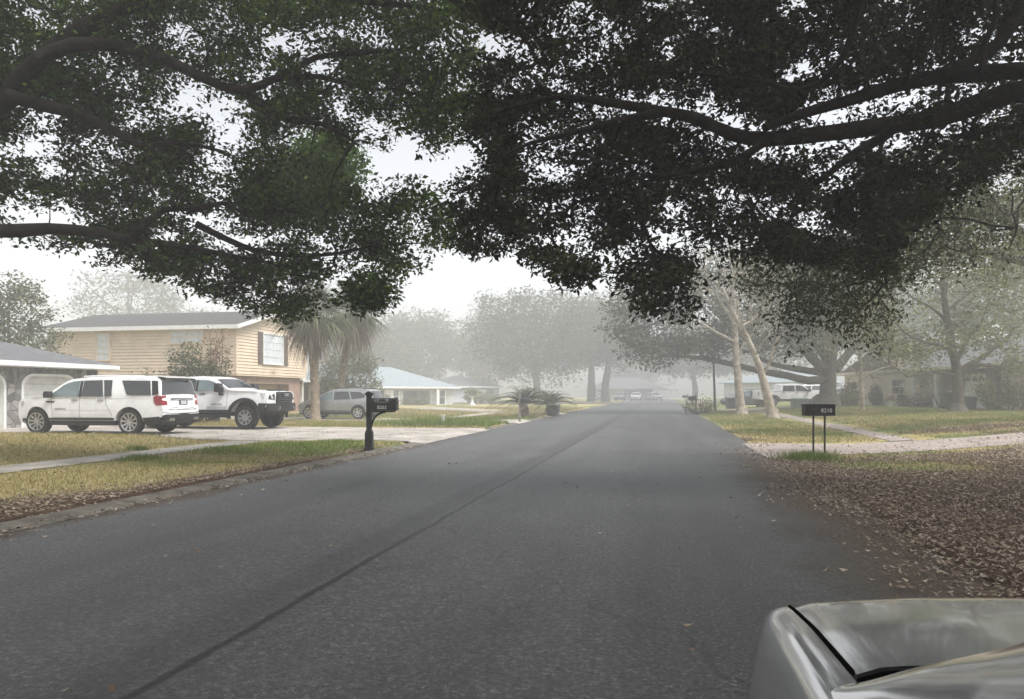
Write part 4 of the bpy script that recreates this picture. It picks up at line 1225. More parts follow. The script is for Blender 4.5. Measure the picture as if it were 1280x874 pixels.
for (y0, y1) in doors:
    d = MB()
    for k in range(5): d.box(-24.97, -24.90 + .004 * (k % 2), y0 + .005, y1 - .005, .03 + k * .44, .03 + k * .44 + .43)
    o = loc(d).build('garage_door', M['offwhite'], h)
    t = MB(); r = .62; hh = 2.2
    pts = [(y0, 0.05)]
    for k in range(9):
        a = math.pi / 2 * k / 8; pts.append((y0 + r - r * math.cos(a), hh - .5 + .5 * math.sin(a)))
    pts += [(y1 - (p[0] - y0), p[1]) for p in reversed(pts)]
    inner = []
    for (yy, zz) in pts:
        cyy = (y0 + y1) / 2; inner.append((cyy + (yy - cyy) * .93, .05 + (zz - .05) * .955))
    for k in range(len(pts) - 1):
        t.prism([pts[k], pts[k + 1], inner[k + 1], inner[k]], 'x', -24.9, -24.66)
    loc(t).build('door_trim', M['white'], o)

# --- two storey tan house
hx, hy = -25.8, 41.7
h = empty('two_storey_house', (hx, hy, 0), 0, 'two storey tan sided house with an overhanging gable above its brick garage', 'house')
X0, X1, Y0, Y1 = -39.4, -25.8, 41.7, 50.85
Z0, ZE = 2.62, 5.62
mb = MB()
rows = 15; bh = (ZE - Z0) / rows
for k in range(rows):
    z = Z0 + k * bh
    mb.prism([(Y0, z + .013), (Y0 - .05, z + .013), (Y0 - .012, z + bh), (Y0, z + bh)], 'x', X0, X1)
YR = (Y0 + Y1) / 2; slope = .27
z = Z0; k = 0
while z < ZE + slope * (YR - Y0) - .05:
    ins = max(0, (z + bh - ZE) / slope)
    if ins < YR - Y0 - .1:
        mb.prism([(X1, z + .013), (X1 + .05, z + .013), (X1 + .012, z + bh), (X1, z + bh)], 'y', Y0 + ins - .04 * (ins == 0), Y1 - ins)
    z += bh; k += 1
mb.box(X0, X1 - .002, Y0 + .002, Y1 - .002, Z0 - .02, ZE)
mb.box(X0, X1 + .03, Y0 - .03, Y1, Z0 - .10, Z0 - .022)
# gable infill
mb.prism([(Y0 + .05, ZE), (Y1 - .05, ZE), (YR, ZE + slope * (YR - Y0) - .03)], 'x', X0, X1 - .004)
loc(mb).build('upper_wall', M['siding'], h)
mb = MB()
mb.box(X1 - .012, X1 + .062, Y0 - .062, Y0 + .07, Z0, ZE); loc(mb).build('corner_trim', M['siding'], h)
mb = MB(); mb.box(X1 - .012, X1 + .062, Y1 - .09, Y1 + .01, Z0, ZE)
loc(mb).build('corner_trim', M['siding'], h)
ov = .5
mb = MB()
zr = ZE + slope * (YR - Y0) + .16; ze = zr - slope * (YR - Y0 + ov)
for s in (-1, 1):
    ye = YR + s * (YR - Y0 + ov)
    mb.prism([(YR, zr), (ye, ze), (ye, ze - .09), (YR, zr - .09)], 'x', X0 - .4, X1 + .45)
loc(mb).build('roof', M['shingle2'], h)
mb = MB()
ye = YR - (YR - Y0 + ov)
mb.box(X0 - .4, X1 + .45, ye - .03, ye, ze - .26, ze - .01)
mb.box(X0 - .4, X1 + .42, ye, Y0 - .04, ze - .255, ze - .235)
for s in (-1, 1):
    ye = YR + s * (YR - Y0 + ov)
    mb.prism([(YR, zr - .005), (ye, ze - .005), (ye, ze - .25), (YR, zr - .25)], 'x', X1 + .452, X1 + .49)
loc(mb).build('fascia', M['white'], h)
# lower storey set back under the overhang
mb = MB()
xb = X1 - 1.1
mb.box(X0, xb, Y0 + .5, Y1 - .1, 0, Z0 - .101)
ya, yb = on_x(357, xb + .6), on_x(371, xb + .6)
mb.box(xb + .002, X1 - .25, ya, yb, 0, Z0 - .103)
mb.box(xb + .002, X1 - .25, Y0 + .5, ya, 2.05, Z0 - .103)
loc(mb).build('lower_wall', M['brick'], h)
d = MB(); y0, y1 = Y0 + 1.2, ya - .1
for k in range(4): d.box(xb - .05, xb + .06 + .004 * (k % 2), y0, y1, .02 + k * .50, .02 + k * .50 + .49)
loc(d).build('garage_door', M['garage'], h)


def zat2(py, X, Y): return zat(py, X, Y)


# windows of the long wall
for (pa, pb, ya_, yb_, cols, rows_) in ((122.5, 137.5, 418, 450, 1, 4), (214, 254, 414, 428.5, 2, 2)):
    a0, a1 = on_y(pa, Y0), on_y(pb, Y0); xm = (a0 + a1) / 2
    o = window(h, 'y', Y0 - .05, a0, a1, zat(yb_, xm, Y0), zat(ya_, xm, Y0), cols, rows_, M['siding'], M['blind'], -1, .09, .05, .08)
    me = o.data; o.location = (0, 0, 0)
    for q in [o] + list(o.children):
        for v in q.data.vertices: v.co.x -= hx; v.co.y -= hy
a0, a1 = on_x(328, X1), on_x(352, X1); ym = (a0 + a1) / 2
wz0, wz1 = zat(455, X1, ym), zat(419, X1, ym)
o = window(h, 'x', X1 + .05, a0, a1, wz0, wz1, 4, 4, M['white'], M['blind'], 1, .07, .03, .08)
for q in [o] + list(o.children):
    for v in q.data.vertices: v.co.x -= hx; v.co.y -= hy
for (s0, s1) in ((on_x(321.5, X1), a0 - .08), (a1 + .08, on_x(358.5, X1))):
    s = MB(); s.box(X1 + .052, X1 + .09, s0, s1, wz0 - .08, wz1 + .1)
    for k in range(16):
        zz = wz0 + (wz1 - wz0) * (k + .3) / 16; s.box(X1 + .091, X1 + .105, s0 + .05, s1 - .05, zz, zz + (wz1 - wz0) / 30)
    loc(s).build('shutter', M['shutter'], h)
yn = on_x(340.5, X1)
s = MB(); s.box(X1 + .052, X1 + .07, yn - .42, yn + .42, zat(467, X1, yn), zat(464, X1, yn)); o = loc(s).build('number_board', M['siding'], h)
text('house_number', '8207', .26, M['shutter'], o, (.073, yn - hy, zat(465.5, X1, yn)), (R(90), 0, R(90)))
# downspout
s = MB(); yd = yb + .22
s.tube([(X1 + .1, Y1 - .3, Z0 - .1), (X1 + .05, Y1 - .5, Z0 - .25), (xb + .95, yd, Z0 - .75), (xb + .95, yd, .05)], .055, 8)
loc(s).build('downspout', M['white'], h)
# entry wing with a small flat roof
mb = MB(); mb.box(-30, -26.9, Y1 + .05, Y1 + 6.2, 0, 2.2); loc(mb).build('entry_wall', M['doorred'], h)
mb = MB(); mb.box(-30.4, -26.1, Y1 + .05, Y1 + 6.6, 2.25, 2.42); loc(mb).build('porch_roof', M['offwhite'], h)
for yy in (Y1 + 1.2, Y1 + 2.6):
    mb = MB(); mb.box(-26.9, -26.85, yy, yy + .55, .05, 2.1); loc(mb).build('entry_panel', M['offwhite'], h)

# --- pale house with the blue roof
p0 = np.array(gnd(452, 84.)); p1 = np.array(gnd(566, 92.))
u = p1 - p0; Wd = np.linalg.norm(u); ang = math.atan2(u[1], u[0])
h = empty('blue_roofed_house', (p0[0], p0[1], 0), ang, 'low pale house with a light blue shingle roof and a dark open porch', 'house')


def lx(px):
    """local x along the front wall of the house h (wall from p0 to p1) at photo column px"""
    k = (px - CX) / F
    D = p1 - p0
    num = rt @ p0 - k * (fw @ p0); den = k * (fw @ D) - rt @ D
    return num / den * Wd


mb = MB(); eave = 2.05
segs = [(0, lx(504)), (lx(537), lx(560))]
mb.box(0, lx(504), 0, .25, 0, eave); mb.box(lx(538), Wd, 0, .25, 0, eave); mb.box(lx(504), lx(538), 2.2, 2.4, 0, eave)
mb.box(lx(504) - .2, lx(504), .25, 2.2, 0, eave); mb.box(lx(538), lx(538) + .2, .25, 2.2, 0, eave); mb.box(lx(504), lx(538), 0, .25, 1.78, eave)
mb.box(0, .25, .25, 11, 0, eave); mb.box(Wd - .25, Wd, .25, 11, 0, eave); mb.box(0.25, Wd - .25, 10.75, 11, 0, eave)
mb.build('wall', M['greywall'], h)
hip_roof(-.7, Wd + .7, -.7, 11.7, eave + .14, .40, 'x').build('roof', M['shingleblue'], h)
mb = hip_roof(-3.2, 2.2, 1.5, 12.5, eave + .6, .8, 'y'); mb.build('gable_roof', M['shingleblue'], h)
mb = fascia(-.7, Wd + .7, -.7, 11.7, eave - .04, eave + .135); mb.box(-.7, Wd + .7, -.7, 11.7, eave - .06, eave - .045); mb.build('fascia', M['white'], h)
for a, b in ((471, 480), (492, 498), (549, 556)):
    window(h, 'y', 0, lx(a), lx(b), .35 if a != 549 else .1, 1.8, 1 if a == 549 else 2, 2, M['white'], M['glass'], -1, .09, .05, .06)
mb = MB(); mb.box(lx(481.5), lx(491), -.05, .01, .1, 1.85); mb.build('front_door', M['white'], h)
mb = MB(); mb.box(lx(542.5), lx(545.5), -.62, -.45, 0, eave - .06); mb.build('porch_post', M['white'], h)
mb = MB(); mb.box(lx(509), lx(533), 2.12, 2.18, .1, 1.7); mb.build('porch_window', M['glass'], h)

# --- grey roofed house with the white garage panel
p0 = np.array(gnd(562, 104.)); p1 = np.array(gnd(624, 110.)); u = p1 - p0; Wd = np.linalg.norm(u); ang = math.atan2(u[1], u[0])
h = empty('grey_roofed_house', (p0[0], p0[1], 0), ang, 'small foggy house with a grey roof and white garage panel', 'house')
mb = MB(); mb.box(0, Wd, 0, 9, 0, 2.3); mb.build('wall', M['greywall'], h)
hip_roof(-.6, Wd + .6, -.6, 9.6, 2.42, .33, 'x').build('roof', M['shingle'], h)
fascia(-.6, Wd + .6, -.6, 9.6, 2.24, 2.415).build('fascia', M['white'], h)
mb = MB(); mb.box(lx(581), lx(607), -.06, -.01, .05, 2.05); mb.build('garage_door', M['white'], h)
mb = MB(); mb.box(lx(609), lx(618), -.05, -.01, .05, 2.0); mb.build('window', M['glass'], h)
mb = MB(); mb.tube([(Wd * .62, 4, 3.6), (Wd * .62, 4, 4.6)], .09, 8); mb.build('vent_pipe', M['white'], h)

# --- house closing the end of the street
p0 = np.array(gnd(742, 150.)); p1 = np.array(gnd(842, 150.)); u = p1 - p0; Wd = np.linalg.norm(u); ang = math.atan2(u[1], u[0])
h = empty('far_house', (p0[0], p0[1], 0), ang, 'barely visible house closing the far end of the road with a white carport', 'house')
mb = MB(); mb.box(0, Wd - 4.2, 0, 9, 0, 2.2); mb.build('wall', M['greywall'], h)
hip_roof(-.8, Wd - 1.2, -.8, 9.8, 2.3, .45, 'x').build('roof', M['shingle'], h)
mb = MB(); mb.box(Wd - 4.4, Wd + .6, -1.2, 5, 1.95, 2.2)
for xx in (Wd - 4.2, Wd + .3): mb.box(xx, xx + .15, -1.0, -.85, 0, 1.95); mb.box(xx, xx + .15, 4.6, 4.75, 0, 1.95)
mb.build('carport', M['white'], h)
for a, b in ((748, 756), (786, 796)):
    mb = MB(); mb.box(lx(a), lx(b), -.05, -.01, .6, 1.9); mb.build('window', M['glass'], h)

# --- beige house across the road; its front runs parallel to the view
gx, gy = fw * 45 + rt * 28.1
zb = float(ground_z(gx, gy))
h = empty('beige_house', (gx, gy, zb), YAW, 'low beige house with brick entry and a white garage door behind the lawn trees', 'house')


def ly(px): return 28.1 / ((px - CX) / F) - 45      # local y (along the view) at photo column px


yl, yr = ly(1056), ly(1300)
ygl, ygr = ly(1204), ly(1239)
mb = MB(); Hh = 2.55
mb.box(0, .25, ly(1150), yl, -.2, Hh); mb.box(1.8, 2.05, ly(1182), ly(1150), -.2, Hh); mb.box(.25, 1.8, ly(1150), ly(1150) + .25, -.2, Hh)
mb.box(.25, 9, yl - .25, yl, -.2, Hh)
mb.build('wall', M['beige'], h)
mb = MB(); mb.box(0.001, .25, yr, ly(1250), -.2, Hh); mb.build('wall', M['beige'], h)
mb = MB(); mb.box(1.72, 1.8, ly(1180), ly(1164), -.2, Hh); mb.build('brick_wall', M['brickdark'], h)
mb = MB(); mb.box(-.02, .3, ygl, ly(1182), -.2, Hh); mb.box(-.3, .3, ly(1251), ygr, -.2, Hh); mb.box(-.02, .3, ygr, ygl, 2.16, Hh)
mb.build('brick_wall', M['brickdark'], h)
mb = MB()
for k in range(4): mb.box(.08, .14 + .004 * (k % 2), ygr, ygl, .02 + k * .53, .02 + k * .53 + .52)
o = mb.build('garage_door', M['white'], h)
mb = MB(); n = 4
for k in range(n):
    a = ygr + (ygl - ygr) * (k + .08) / n; b = ygr + (ygl - ygr) * (k + .92) / n
    mb.prism([(a, 1.72), (b, 1.72), (b, 1.80), ((a + b) / 2 + .1, 2.02), ((a + b) / 2 - .1, 2.02), (a, 1.80)], 'x', .135, .15) if False else mb.add(
        [(.07, a, 1.72), (.07, b, 1.72), (.07, b, 1.82), (.07, (a + b) / 2, 2.04), (.07, a, 1.82), (.1, a, 1.72), (.1, b, 1.72), (.1, b, 1.82), (.1, (a + b) / 2, 2.04), (.1, a, 1.82)],
        [(0, 1, 2, 3, 4), (9, 8, 7, 6, 5), (0, 5, 6, 1), (1, 6, 7, 2), (2, 7, 8, 3), (3, 8, 9, 4), (4, 9, 5, 0)])
mb.build('scalloped_panes', M['glass'], o)
window(h, 'x', 0, ly(1130.5), ly(1116), .95, 1.95, 1, 2, M['beige'], M['glass'], -1, .1, .06, .06)
mb = hip_roof(-.75, 11, yr - 2, yl + .6, Hh + .12, .36, 'y'); mb.build('roof', M['shingle'], h)
mb = fascia(-.75, 11, yr - 2, yl + .6, Hh - .08, Hh + .115); mb.box(-.75, 11, yr - 2, yl + .6, Hh - .1, Hh - .085); mb.build('fascia', M['beige'], h)
# brown gable over the wall end
yg0, yg1 = ly(1140), ly(1062)
mb = MB(); mb.add([(-.78, yg0, Hh + .1), (-.78, yg1, Hh + .1), (-.78, (yg0 + yg1) / 2, Hh + 1.5), (3.6, (yg0 + yg1) / 2, Hh + 1.5)], [(0, 1, 2), (1, 3, 2), (0, 2, 3), (0, 3, 1)])
mb.build('gable', M['shutter'], h)
for a in (1152, 1180):
    mb = MB(); mb.box(-.6, -.35, ly(a) - .15, ly(a) + .15, -.2, Hh - .1); mb.build('porch_post', M['offwhite'], h)

# --- pale house behind the white pickup
p0 = np.array(gnd(905, 96.)); p1 = np.array(gnd(1020, 88.)); u = p1 - p0; Wd = np.linalg.norm(u); ang = math.atan2(u[1], u[0])
h = empty('pale_house', (p0[0], p0[1], .35), ang, 'pale foggy house standing behind the white pickup truck', 'house')
mb = MB(); mb.box(0, Wd, 0, 8, -.3, 2.3); mb.build('wall', M['offwhite'], h)
hip_roof(-.6, Wd + .6, -.6, 8.6, 2.42, .3, 'x').build('roof', M['shingleblue'], h)
mb = MB(); mb.box(Wd * .55, Wd * .75, -.05, -.01, .2, 1.9); mb.build('window', M['glass'], h)
# ------------------------------------------------------------------ vehicles (local +x forward, +y the vehicle's left)
class Car:
    def __init__(s, name, label, W, contour, arches, sill, belt, roof, tumble, ux=(.9, .5), kx=(.22, .10), nose=.10, tail=.05, paint=None, wheel=None, group=None, crown=.05, cat='car', mid_bulge=.03):
        s.W = W; s.cn = contour; s.belt = belt; s.roof = roof; s.tumble = tumble; s.ux = ux; s.kx = kx; s.nose = nose; s.tail = tail
        s.crown = crown; s.sill = sill; s.mb = mid_bulge
        s.xF = max(p[0] for p in contour); s.xR = min(p[0] for p in contour)
        s.root = empty(name, (0, 0, 0), 0, label, cat, group)
        s.arches = arches
        zc = [p for p in contour]
        front = [p for p in contour if p[0] > s.xF - .6]; rear = [p for p in contour if p[0] < s.xR + .8]
        s.fz = sorted((p[1], p[0]) for p in front); s.rz = sorted((p[1], p[0]) for p in rear)
        # side outline with wheel arches
        poly = list(contour)
        for (xc, zc_, r) in sorted(arches):          # contour ends at the rear bottom: walk forward
            h = math.sqrt(max(1e-4, r * r - (zc_ - sill) ** 2))
            a0 = math.atan2(sill - zc_, -h); a1 = math.atan2(sill - zc_, h)
            if a0 < 0: a0 += 2 * math.pi
            for k in range(15):
                a = a0 + (a1 - a0) * k / 14
                poly.append((xc + r * math.cos(a), zc_ + r * math.sin(a)))
        bm = bmesh.new()
        vs = [bm.verts.new((p[0], -1, p[1])) for p in poly]
        f = bm.faces.new(vs)
        e = bmesh.ops.extrude_face_region(bm, geom=[f])
        for v in e['geom']:
            if isinstance(v, bmesh.types.BMVert): v.co.y = 1
        bmesh.ops.triangulate(bm, faces=[q for q in bm.faces if len(q.verts) > 4])
        cuts = [((x, 0, 0), (1, 0, 0)) for x in np.arange(s.xR + .15, s.xF - .05, .22)] + [((0, 0, z), (0, 0, 1)) for z in np.arange(sill + .12, roof - .05, .16)] + [((0, y, 0), (0, 1, 0)) for y in (-.94, -.8, -.45, 0, .45, .8, .94)]
        for co, no in cuts:
            bmesh.ops.bisect_plane(bm, geom=list(bm.verts) + list(bm.edges) + list(bm.faces), dist=1e-4, plane_co=co, plane_no=no)
        for v in bm.verts:
            v.co = s.D(v.co.x, v.co.y, v.co.z)
        bmesh.ops.recalc_face_normals(bm, faces=bm.faces)
        me = bpy.data.meshes.new('body'); bm.to_mesh(me); bm.free()
        me.polygons.foreach_set('use_smooth', np.ones(len(me.polygons), bool)); me.set_sharp_from_angle(angle=R(38))
        s.body = link('body', me, paint, s.root)
        if wheel:
            for (xc, zc_, r) in arches:
                for sd in (-1, 1): s.wheel(xc, sd, zc_, *wheel)
        mbx = MB(); mbx.box(s.xR + .25, s.xF - .3, -W * .72, W * .72, sill - .12, max(a[1] + a[2] for a in arches) - .02)
        mbx.build('underbody', M['blackplastic'], s.root)

    def half(s, x, z):
        t = s.tumble * float(sstep(s.belt - .05, s.roof, z)) if z < s.belt else s.tumble * (z - s.belt) / max(.01, s.roof - s.belt)
        b = s.mb * ((z - .75) / .5) ** 2 if z < s.belt else 0
        n = s.nose * float(sstep(s.xF - 1.1, s.xF, x)) + s.tail * float(sstep(-s.xR - .9, -s.xR, -x))
        return s.W * (1 - b) * (1 - n) * (1 - t)

    def D(s, x, u, z):
        h = s.half(x, z)
        kf = s.kx[0] * float(sstep(s.xF - s.ux[0], s.xF, x)); kr = s.kx[1] * float(sstep(-s.xR - s.ux[1], -s.xR, -x))
        zz = z - s.crown * (abs(u) ** 4) * float(sstep(s.belt - .25, s.belt + .1, z))
        return Vector((x - kf * u * u + kr * u * u, u * h, zz))

    def side(s, name, polys, mat, sides=(-1, 1), off=.013, thick=0, parent=None, one=True):
        """patches lying on the flanks, polygons in (x, z)"""
        out = []
        for poly in polys:
            for sd in sides:
                mb = MB(); ring = []
                for i in range(len(poly)):
                    a, b = poly[i], poly[(i + 1) % len(poly)]
                    m = max(1, int(math.hypot(b[0] - a[0], b[1] - a[1]) / .25))
                    for t in range(m): ring.append((a[0] + (b[0] - a[0]) * t / m, a[1] + (b[1] - a[1]) * t / m))
                o = [s.D(x, sd, z) + Vector((0, sd * off, 0)) for x, z in ring]
                i_ = [p - Vector((0, sd * (off + .02), 0)) for p in o]
                n = len(ring)
                mb.add(o + i_, [tuple(range(n))] + [(k, k + n, (k + 1) % n + n, (k + 1) % n) for k in range(n)])
                out.append(mb.build(name, mat, parent or s.root))
        return out

    def seams(s, lines, sides=(-1, 1), w=.010, name='door_seam', mat=None):
        for sd in sides:
            for ln in lines:
                mb = MB(); P = []
                for a, b in zip(ln[:-1], ln[1:]):
                    m = max(1, int(math.hypot(b[0] - a[0], b[1] - a[1]) / .1))
                    for t in range(m): P.append((a[0] + (b[0] - a[0]) * t / m, a[1] + (b[1] - a[1]) * t / m))
                P.append(ln[-1])
                mb.tube([s.D(x, sd, z) + Vector((0, sd * .001, 0)) for x, z in P], w / 2, 4)
                mb.build(name, mat or M['blackplastic'], s.body)

    def xf(s, z):
        return float(np.interp(z, [p[0] for p in s.fz], [p[1] for p in s.fz]))

    def xr(s, z):
        return float(np.interp(z, [p[0] for p in s.rz], [p[1] for p in s.rz]))

    def end(s, name, polys, mat, front=True, off=.008, parent=None, deep=.03):
        """patches on the nose or the tail, polygons in (u, z), u from -1 to 1"""
        sg = 1 if front else -1; res = None
        for poly in polys:
            mb = MB(); ring = []
            for i in range(len(poly)):
                a, b = poly[i], poly[(i + 1) % len(poly)]
                m = max(1, int(math.hypot((b[0] - a[0]) * s.W, b[1] - a[1]) / .2))
                for t in range(m): ring.append((a[0] + (b[0] - a[0]) * t / m, a[1] + (b[1] - a[1]) * t / m))
            o = [s.D(s.xf(z) if front else s.xr(z), u, z) + Vector((sg * off, 0, 0)) for u, z in ring]
            i_ = [p - Vector((sg * (off + deep), 0, 0)) for p in o]
            n = len(ring)
            # split across the width so that the patch follows the curve
            c = sum((p for p in o), Vector()) / n
            um = sum(p[0] for p in ring) / n; zm = sum(p[1] for p in ring) / n
            c = s.D(s.xf(zm) if front else s.xr(zm), um, zm) + Vector((sg * off, 0, 0))
            vs = o + i_ + [c]
            mb.add(vs, [(k, (k + 1) % n, 2 * n) for k in range(n)] + [(k, k + n, (k + 1) % n + n, (k + 1) % n) for k in range(n)])
            res = mb.build(name, mat, parent or s.root)
        return res

    def band(s, name, a, b, ua, ub, mat, off=.008):
        """pane on the windscreen or rear slope between contour points a and b"""
        mb = MB(); n = 8
        d = Vector((b[0] - a[0], 0, b[1] - a[1])); nr = Vector((-d.z, 0, d.x)).normalized()
        if nr.z < 0: nr = -nr
        A = [s.D(a[0], -ua + 2 * ua * k / n, a[1]) + nr * off for k in range(n + 1)]
        B = [s.D(b[0], -ub + 2 * ub * k / n, b[1]) + nr * off for k in range(n + 1)]
        vs = A + B + [p - nr * .02 for p in A + B]; m = 2 * (n + 1)
        fs = [(k, k + 1, n + 2 + k, n + 1 + k) for k in range(n)]
        edge = list(range(n + 1)) + list(range(2 * n + 1, n, -1))
        fs += [(edge[i], edge[(i + 1) % m], edge[(i + 1) % m] + m, edge[i] + m) for i in range(m)]
        mb.add(vs, fs)
        return mb.build(name, mat, s.root)

    def wheel(s, x, sd, zc, Rt, wt, rr, spokes, rimmat, style='spoke'):
        y0 = s.W * .985 - wt / 2
        c = (x, sd * y0, Rt)
        prof = [(rr, -wt * .42), (rr + .01, -wt / 2), (Rt * .93, -wt / 2), (Rt * .985, -wt * .40), (Rt, -wt * .25), (Rt, wt * .25), (Rt * .985, wt * .40), (Rt * .93, wt / 2), (rr + .01, wt / 2), (rr, wt * .42)]
        t = MB().lathe(prof, 36, c, 'y').build('wheel', M['tyre'], s.root, smooth=40)
        yo = sd * (wt * .36)
        r = MB()
        r.lathe([(rr - .035, yo - sd * .09), (rr - .02, yo + sd * .045), (rr + .008, yo + sd * .05), (rr + .008, yo - sd * .05)], 36, c, 'y')
        hub = rr * .2
        r.lathe([(.001, yo + sd * .022), (hub * .8, yo + sd * .024), (hub, yo), (hub, yo - sd * .05)], 18, c, 'y')
        for k in range(spokes):
            for dl in ((-.085, .085) if style == 'twin' else (0,)):
                a = 2 * math.pi * (k + .25) / spokes
                a1 = a + dl * (10 / spokes) * .9; a0 = a + dl * .6
                p0 = Vector((c[0] + math.cos(a0) * hub * .8, c[1] + yo + sd * .004, c[2] + math.sin(a0) * hub * .8))
                p1 = Vector((c[0] + math.cos(a1) * (rr - .02), c[1] + yo + sd * .022, c[2] + math.sin(a1) * (rr - .02)))
                r.beam(p0, p1, .03 if style == 'twin' else (.05 if style == 'spoke' else .075), .035, up=(0, 1, 0))
        r.build('rim', rimmat, t)
        MB().lathe([(.001, yo - sd * .055), (rr - .03, yo - sd * .055), (rr - .03, yo - sd * .12)], 24, c, 'y').build('brake_disc', M['blackplastic'], t)

    def handle(s, x, z, side=(-1, 1), mat=None):
        for sd in side:
            p = s.D(x, sd, z); mb = MB()
            mb.box(p.x - .11, p.x + .11, *sorted((p.y - sd * .005, p.y + sd * .035)), z - .017, z + .017)
            mb.build('door_handle', mat or M['chrome'], s.body, bevel=.008)

    def mirror(s, x, z, mat, w=.13, h=.17, out=.30, dx=.10):
        for sd in (-1, 1):
            p = s.D(x, sd, z); mb = MB()
            y0 = abs(p.y) + .07; y1 = abs(p.y) + out
            mb.prism([(p.x - dx, z - .02), (p.x + dx * .6, z - .05), (p.x + dx, z + h * .4), (p.x + dx * .5, z + h), (p.x - dx, z + h)], 'y', *sorted((sd * y0, sd * y1)))
            mb.box(p.x - .03, p.x + .05, *sorted((p.y - sd * .03, sd * (y0 + .02))), z - .03, z + .04)
            mb.build('wing_mirror', mat, s.root, bevel=.02)

    def place(s, loc, rz):
        s.root.location = loc; s.root.rotation_euler = (0, 0, rz)
        return s.root


K = M['blackplastic']


def glyph(name, body, size, mat, car, x, z, sd, off=.004):
    p = car.D(x, sd, z)
    return text(name, body, size, mat, car.body, (p.x, p.y + sd * off, p.z), (R(90), 0, 0 if sd < 0 else R(180)))


# ---- long white family wagon
c = Car('utility_vehicle', 'long white sport utility vehicle parked nose to the stone garage with red tail lamps', 1.02,
        [(2.66, .36), (2.80, .42), (2.86, .62), (2.865, .92), (2.82, 1.10), (2.74, 1.17), (2.2, 1.235), (1.62, 1.29), (1.50, 1.33), (.86, 1.76), (.62, 1.85), (.1, 1.905), (-1.0, 1.92), (-2.0, 1.90), (-2.50, 1.86),
         (-2.62, 1.80), (-2.74, 1.36), (-2.80, 1.18), (-2.81, .95), (-2.86, .84), (-2.86, .66), (-2.78, .58)],
        [(1.86, .41, .50), (-1.55, .41, .50)], .46, 1.26, 1.92, .17, paint=M['pwhite'], wheel=(.415, .28, .29, 10, M['alloy'], 'twin'), cat='sport utility vehicle', kx=(.25, .12))
c.side('side_window', [[(1.36, 1.30), (.90, 1.66), (.72, 1.74), (.50, 1.79), (.30, 1.80), (.30, 1.29)], ], M['carglass2'])
c.side('side_window', [[(.18, 1.29), (.16, 1.81), (-.50, 1.825), (-.62, 1.29)]], M['carglass'])
c.side('side_window', [[(-.68, 1.29), (-.56, 1.825), (-.86, 1.825), (-.92, 1.30)]], M['carglass'])
c.side('side_window', [[(-1.46, 1.36), (-1.22, 1.81), (-2.22, 1.80), (-2.32, 1.33), (-1.58, 1.33)]], M['carglass'])
c.side('pillar_trim', [[(-2.36, 1.33), (-2.27, 1.80), (-2.50, 1.79), (-2.64, 1.36)]], K, off=.004)
c.side('pillar_trim', [[(.29, 1.28), (.29, 1.80), (.19, 1.81), (.19, 1.28)]], K, off=.003)
c.band('windscreen', (1.46, 1.36), (.88, 1.745), .90, .88, M['carglass'])
c.band('rear_window', (-2.63, 1.765), (-2.755, 1.32), .93, .95, M['carglass'], .012)
mb = MB()
for k in range(9):
    pass
mb.prism([(-2.40, 1.885), (-2.72, 1.845), (-2.74, 1.80), (-2.58, 1.795)], 'y', -.80, .80); mb.build('spoiler', K, c.root)
mb = MB(); mb.prism([(-2.30, 1.925), (-2.735, 1.868), (-2.735, 1.85), (-2.40, 1.89)], 'y', -.82, .82); mb.build('spoiler_top', M['pwhite'], c.root)
for sd in (-1, 1):
    mb = MB(); z0, z1 = .96, 1.31
    P = [c.D(-2.42, sd, 1.26) + Vector((0, sd * .012, 0)), c.D(-2.46, sd, 1.02) + Vector((0, sd * .012, 0)), c.D(-2.56, sd, .95) + Vector((0, sd * .012, 0)), c.D(c.xr(.96), sd * .99, .96) + Vector((-.012, sd * .012, 0)), c.D(c.xr(1.30), sd * .99, 1.30) + Vector((-.012, sd * .012, 0)), c.D(-2.55, sd, 1.33) + Vector((0, sd * .012, 0))]
    Q = [c.D(c.xr(.97), sd * .78, .97) + Vector((-.012, 0, 0)), c.D(c.xr(1.30), sd * .80, 1.30) + Vector((-.012, 0, 0))]
    mb.add(P + Q, [(0, 1, 2, 3, 4, 5), (3, 6, 7, 4)]); mb.build('tail_lamp', M['red'], c.root)
c.side('sill_trim', [[(-2.74, .47), (-2.70, .60), (-2.06, .56), (-2.05, .47)], [(1.36, .47), (1.36, .545), (-1.02, .545), (-1.02, .47)], [(2.38, .44), (2.38, .52), (2.66, .52), (2.66, .40)]], K, off=.010)
mb = MB(); mb.box(-1.03, 1.36, -.985, .985, .30, .468); mb.build('rocker_panel', K, c.root)
mb = MB(); mb.box(-2.70, -2.04, -.95, .95, .36, .50); mb.build('rear_undertray', K, c.root)
c.end('rear_valance', [[(-1, .60), (1, .60), (1, .74), (.8, .70), (-.8, .70), (-1, .74)]], K, False, .012)
mb = MB(); mb.prism([(-2.60, .34), (-2.80, .48), (-2.86, .66), (-2.5, .66)], 'y', -.90, .90); mb.build('rear_skirt', K, c.root)
for yy in (-.72, -.58, .58, .72):
    MB().tube([(-2.6, yy, .50), (-2.86, yy, .50)], [.05, .055], 10).build('exhaust_tip', M['chrome'], c.root)
c.end('garnish_bar', [[(-.66, 1.135), (.66, 1.135), (.62, 1.20), (-.62, 1.20)]], M['chrome'], False, .02)
c.end('tailgate_seam', [[(-.76, .815), (.76, .815), (.76, .835), (-.76, .835)]], K, False, .006)
o = c.end('plate_recess', [[(-.22, .97), (.22, .97), (.23, 1.125), (-.23, 1.125)]], M['greytext'], False, .016)
o = c.end('licence_plate', [[(-.15, .985), (.15, .985), (.15, 1.105), (-.15, 1.105)]], M['plate'], False, .02)
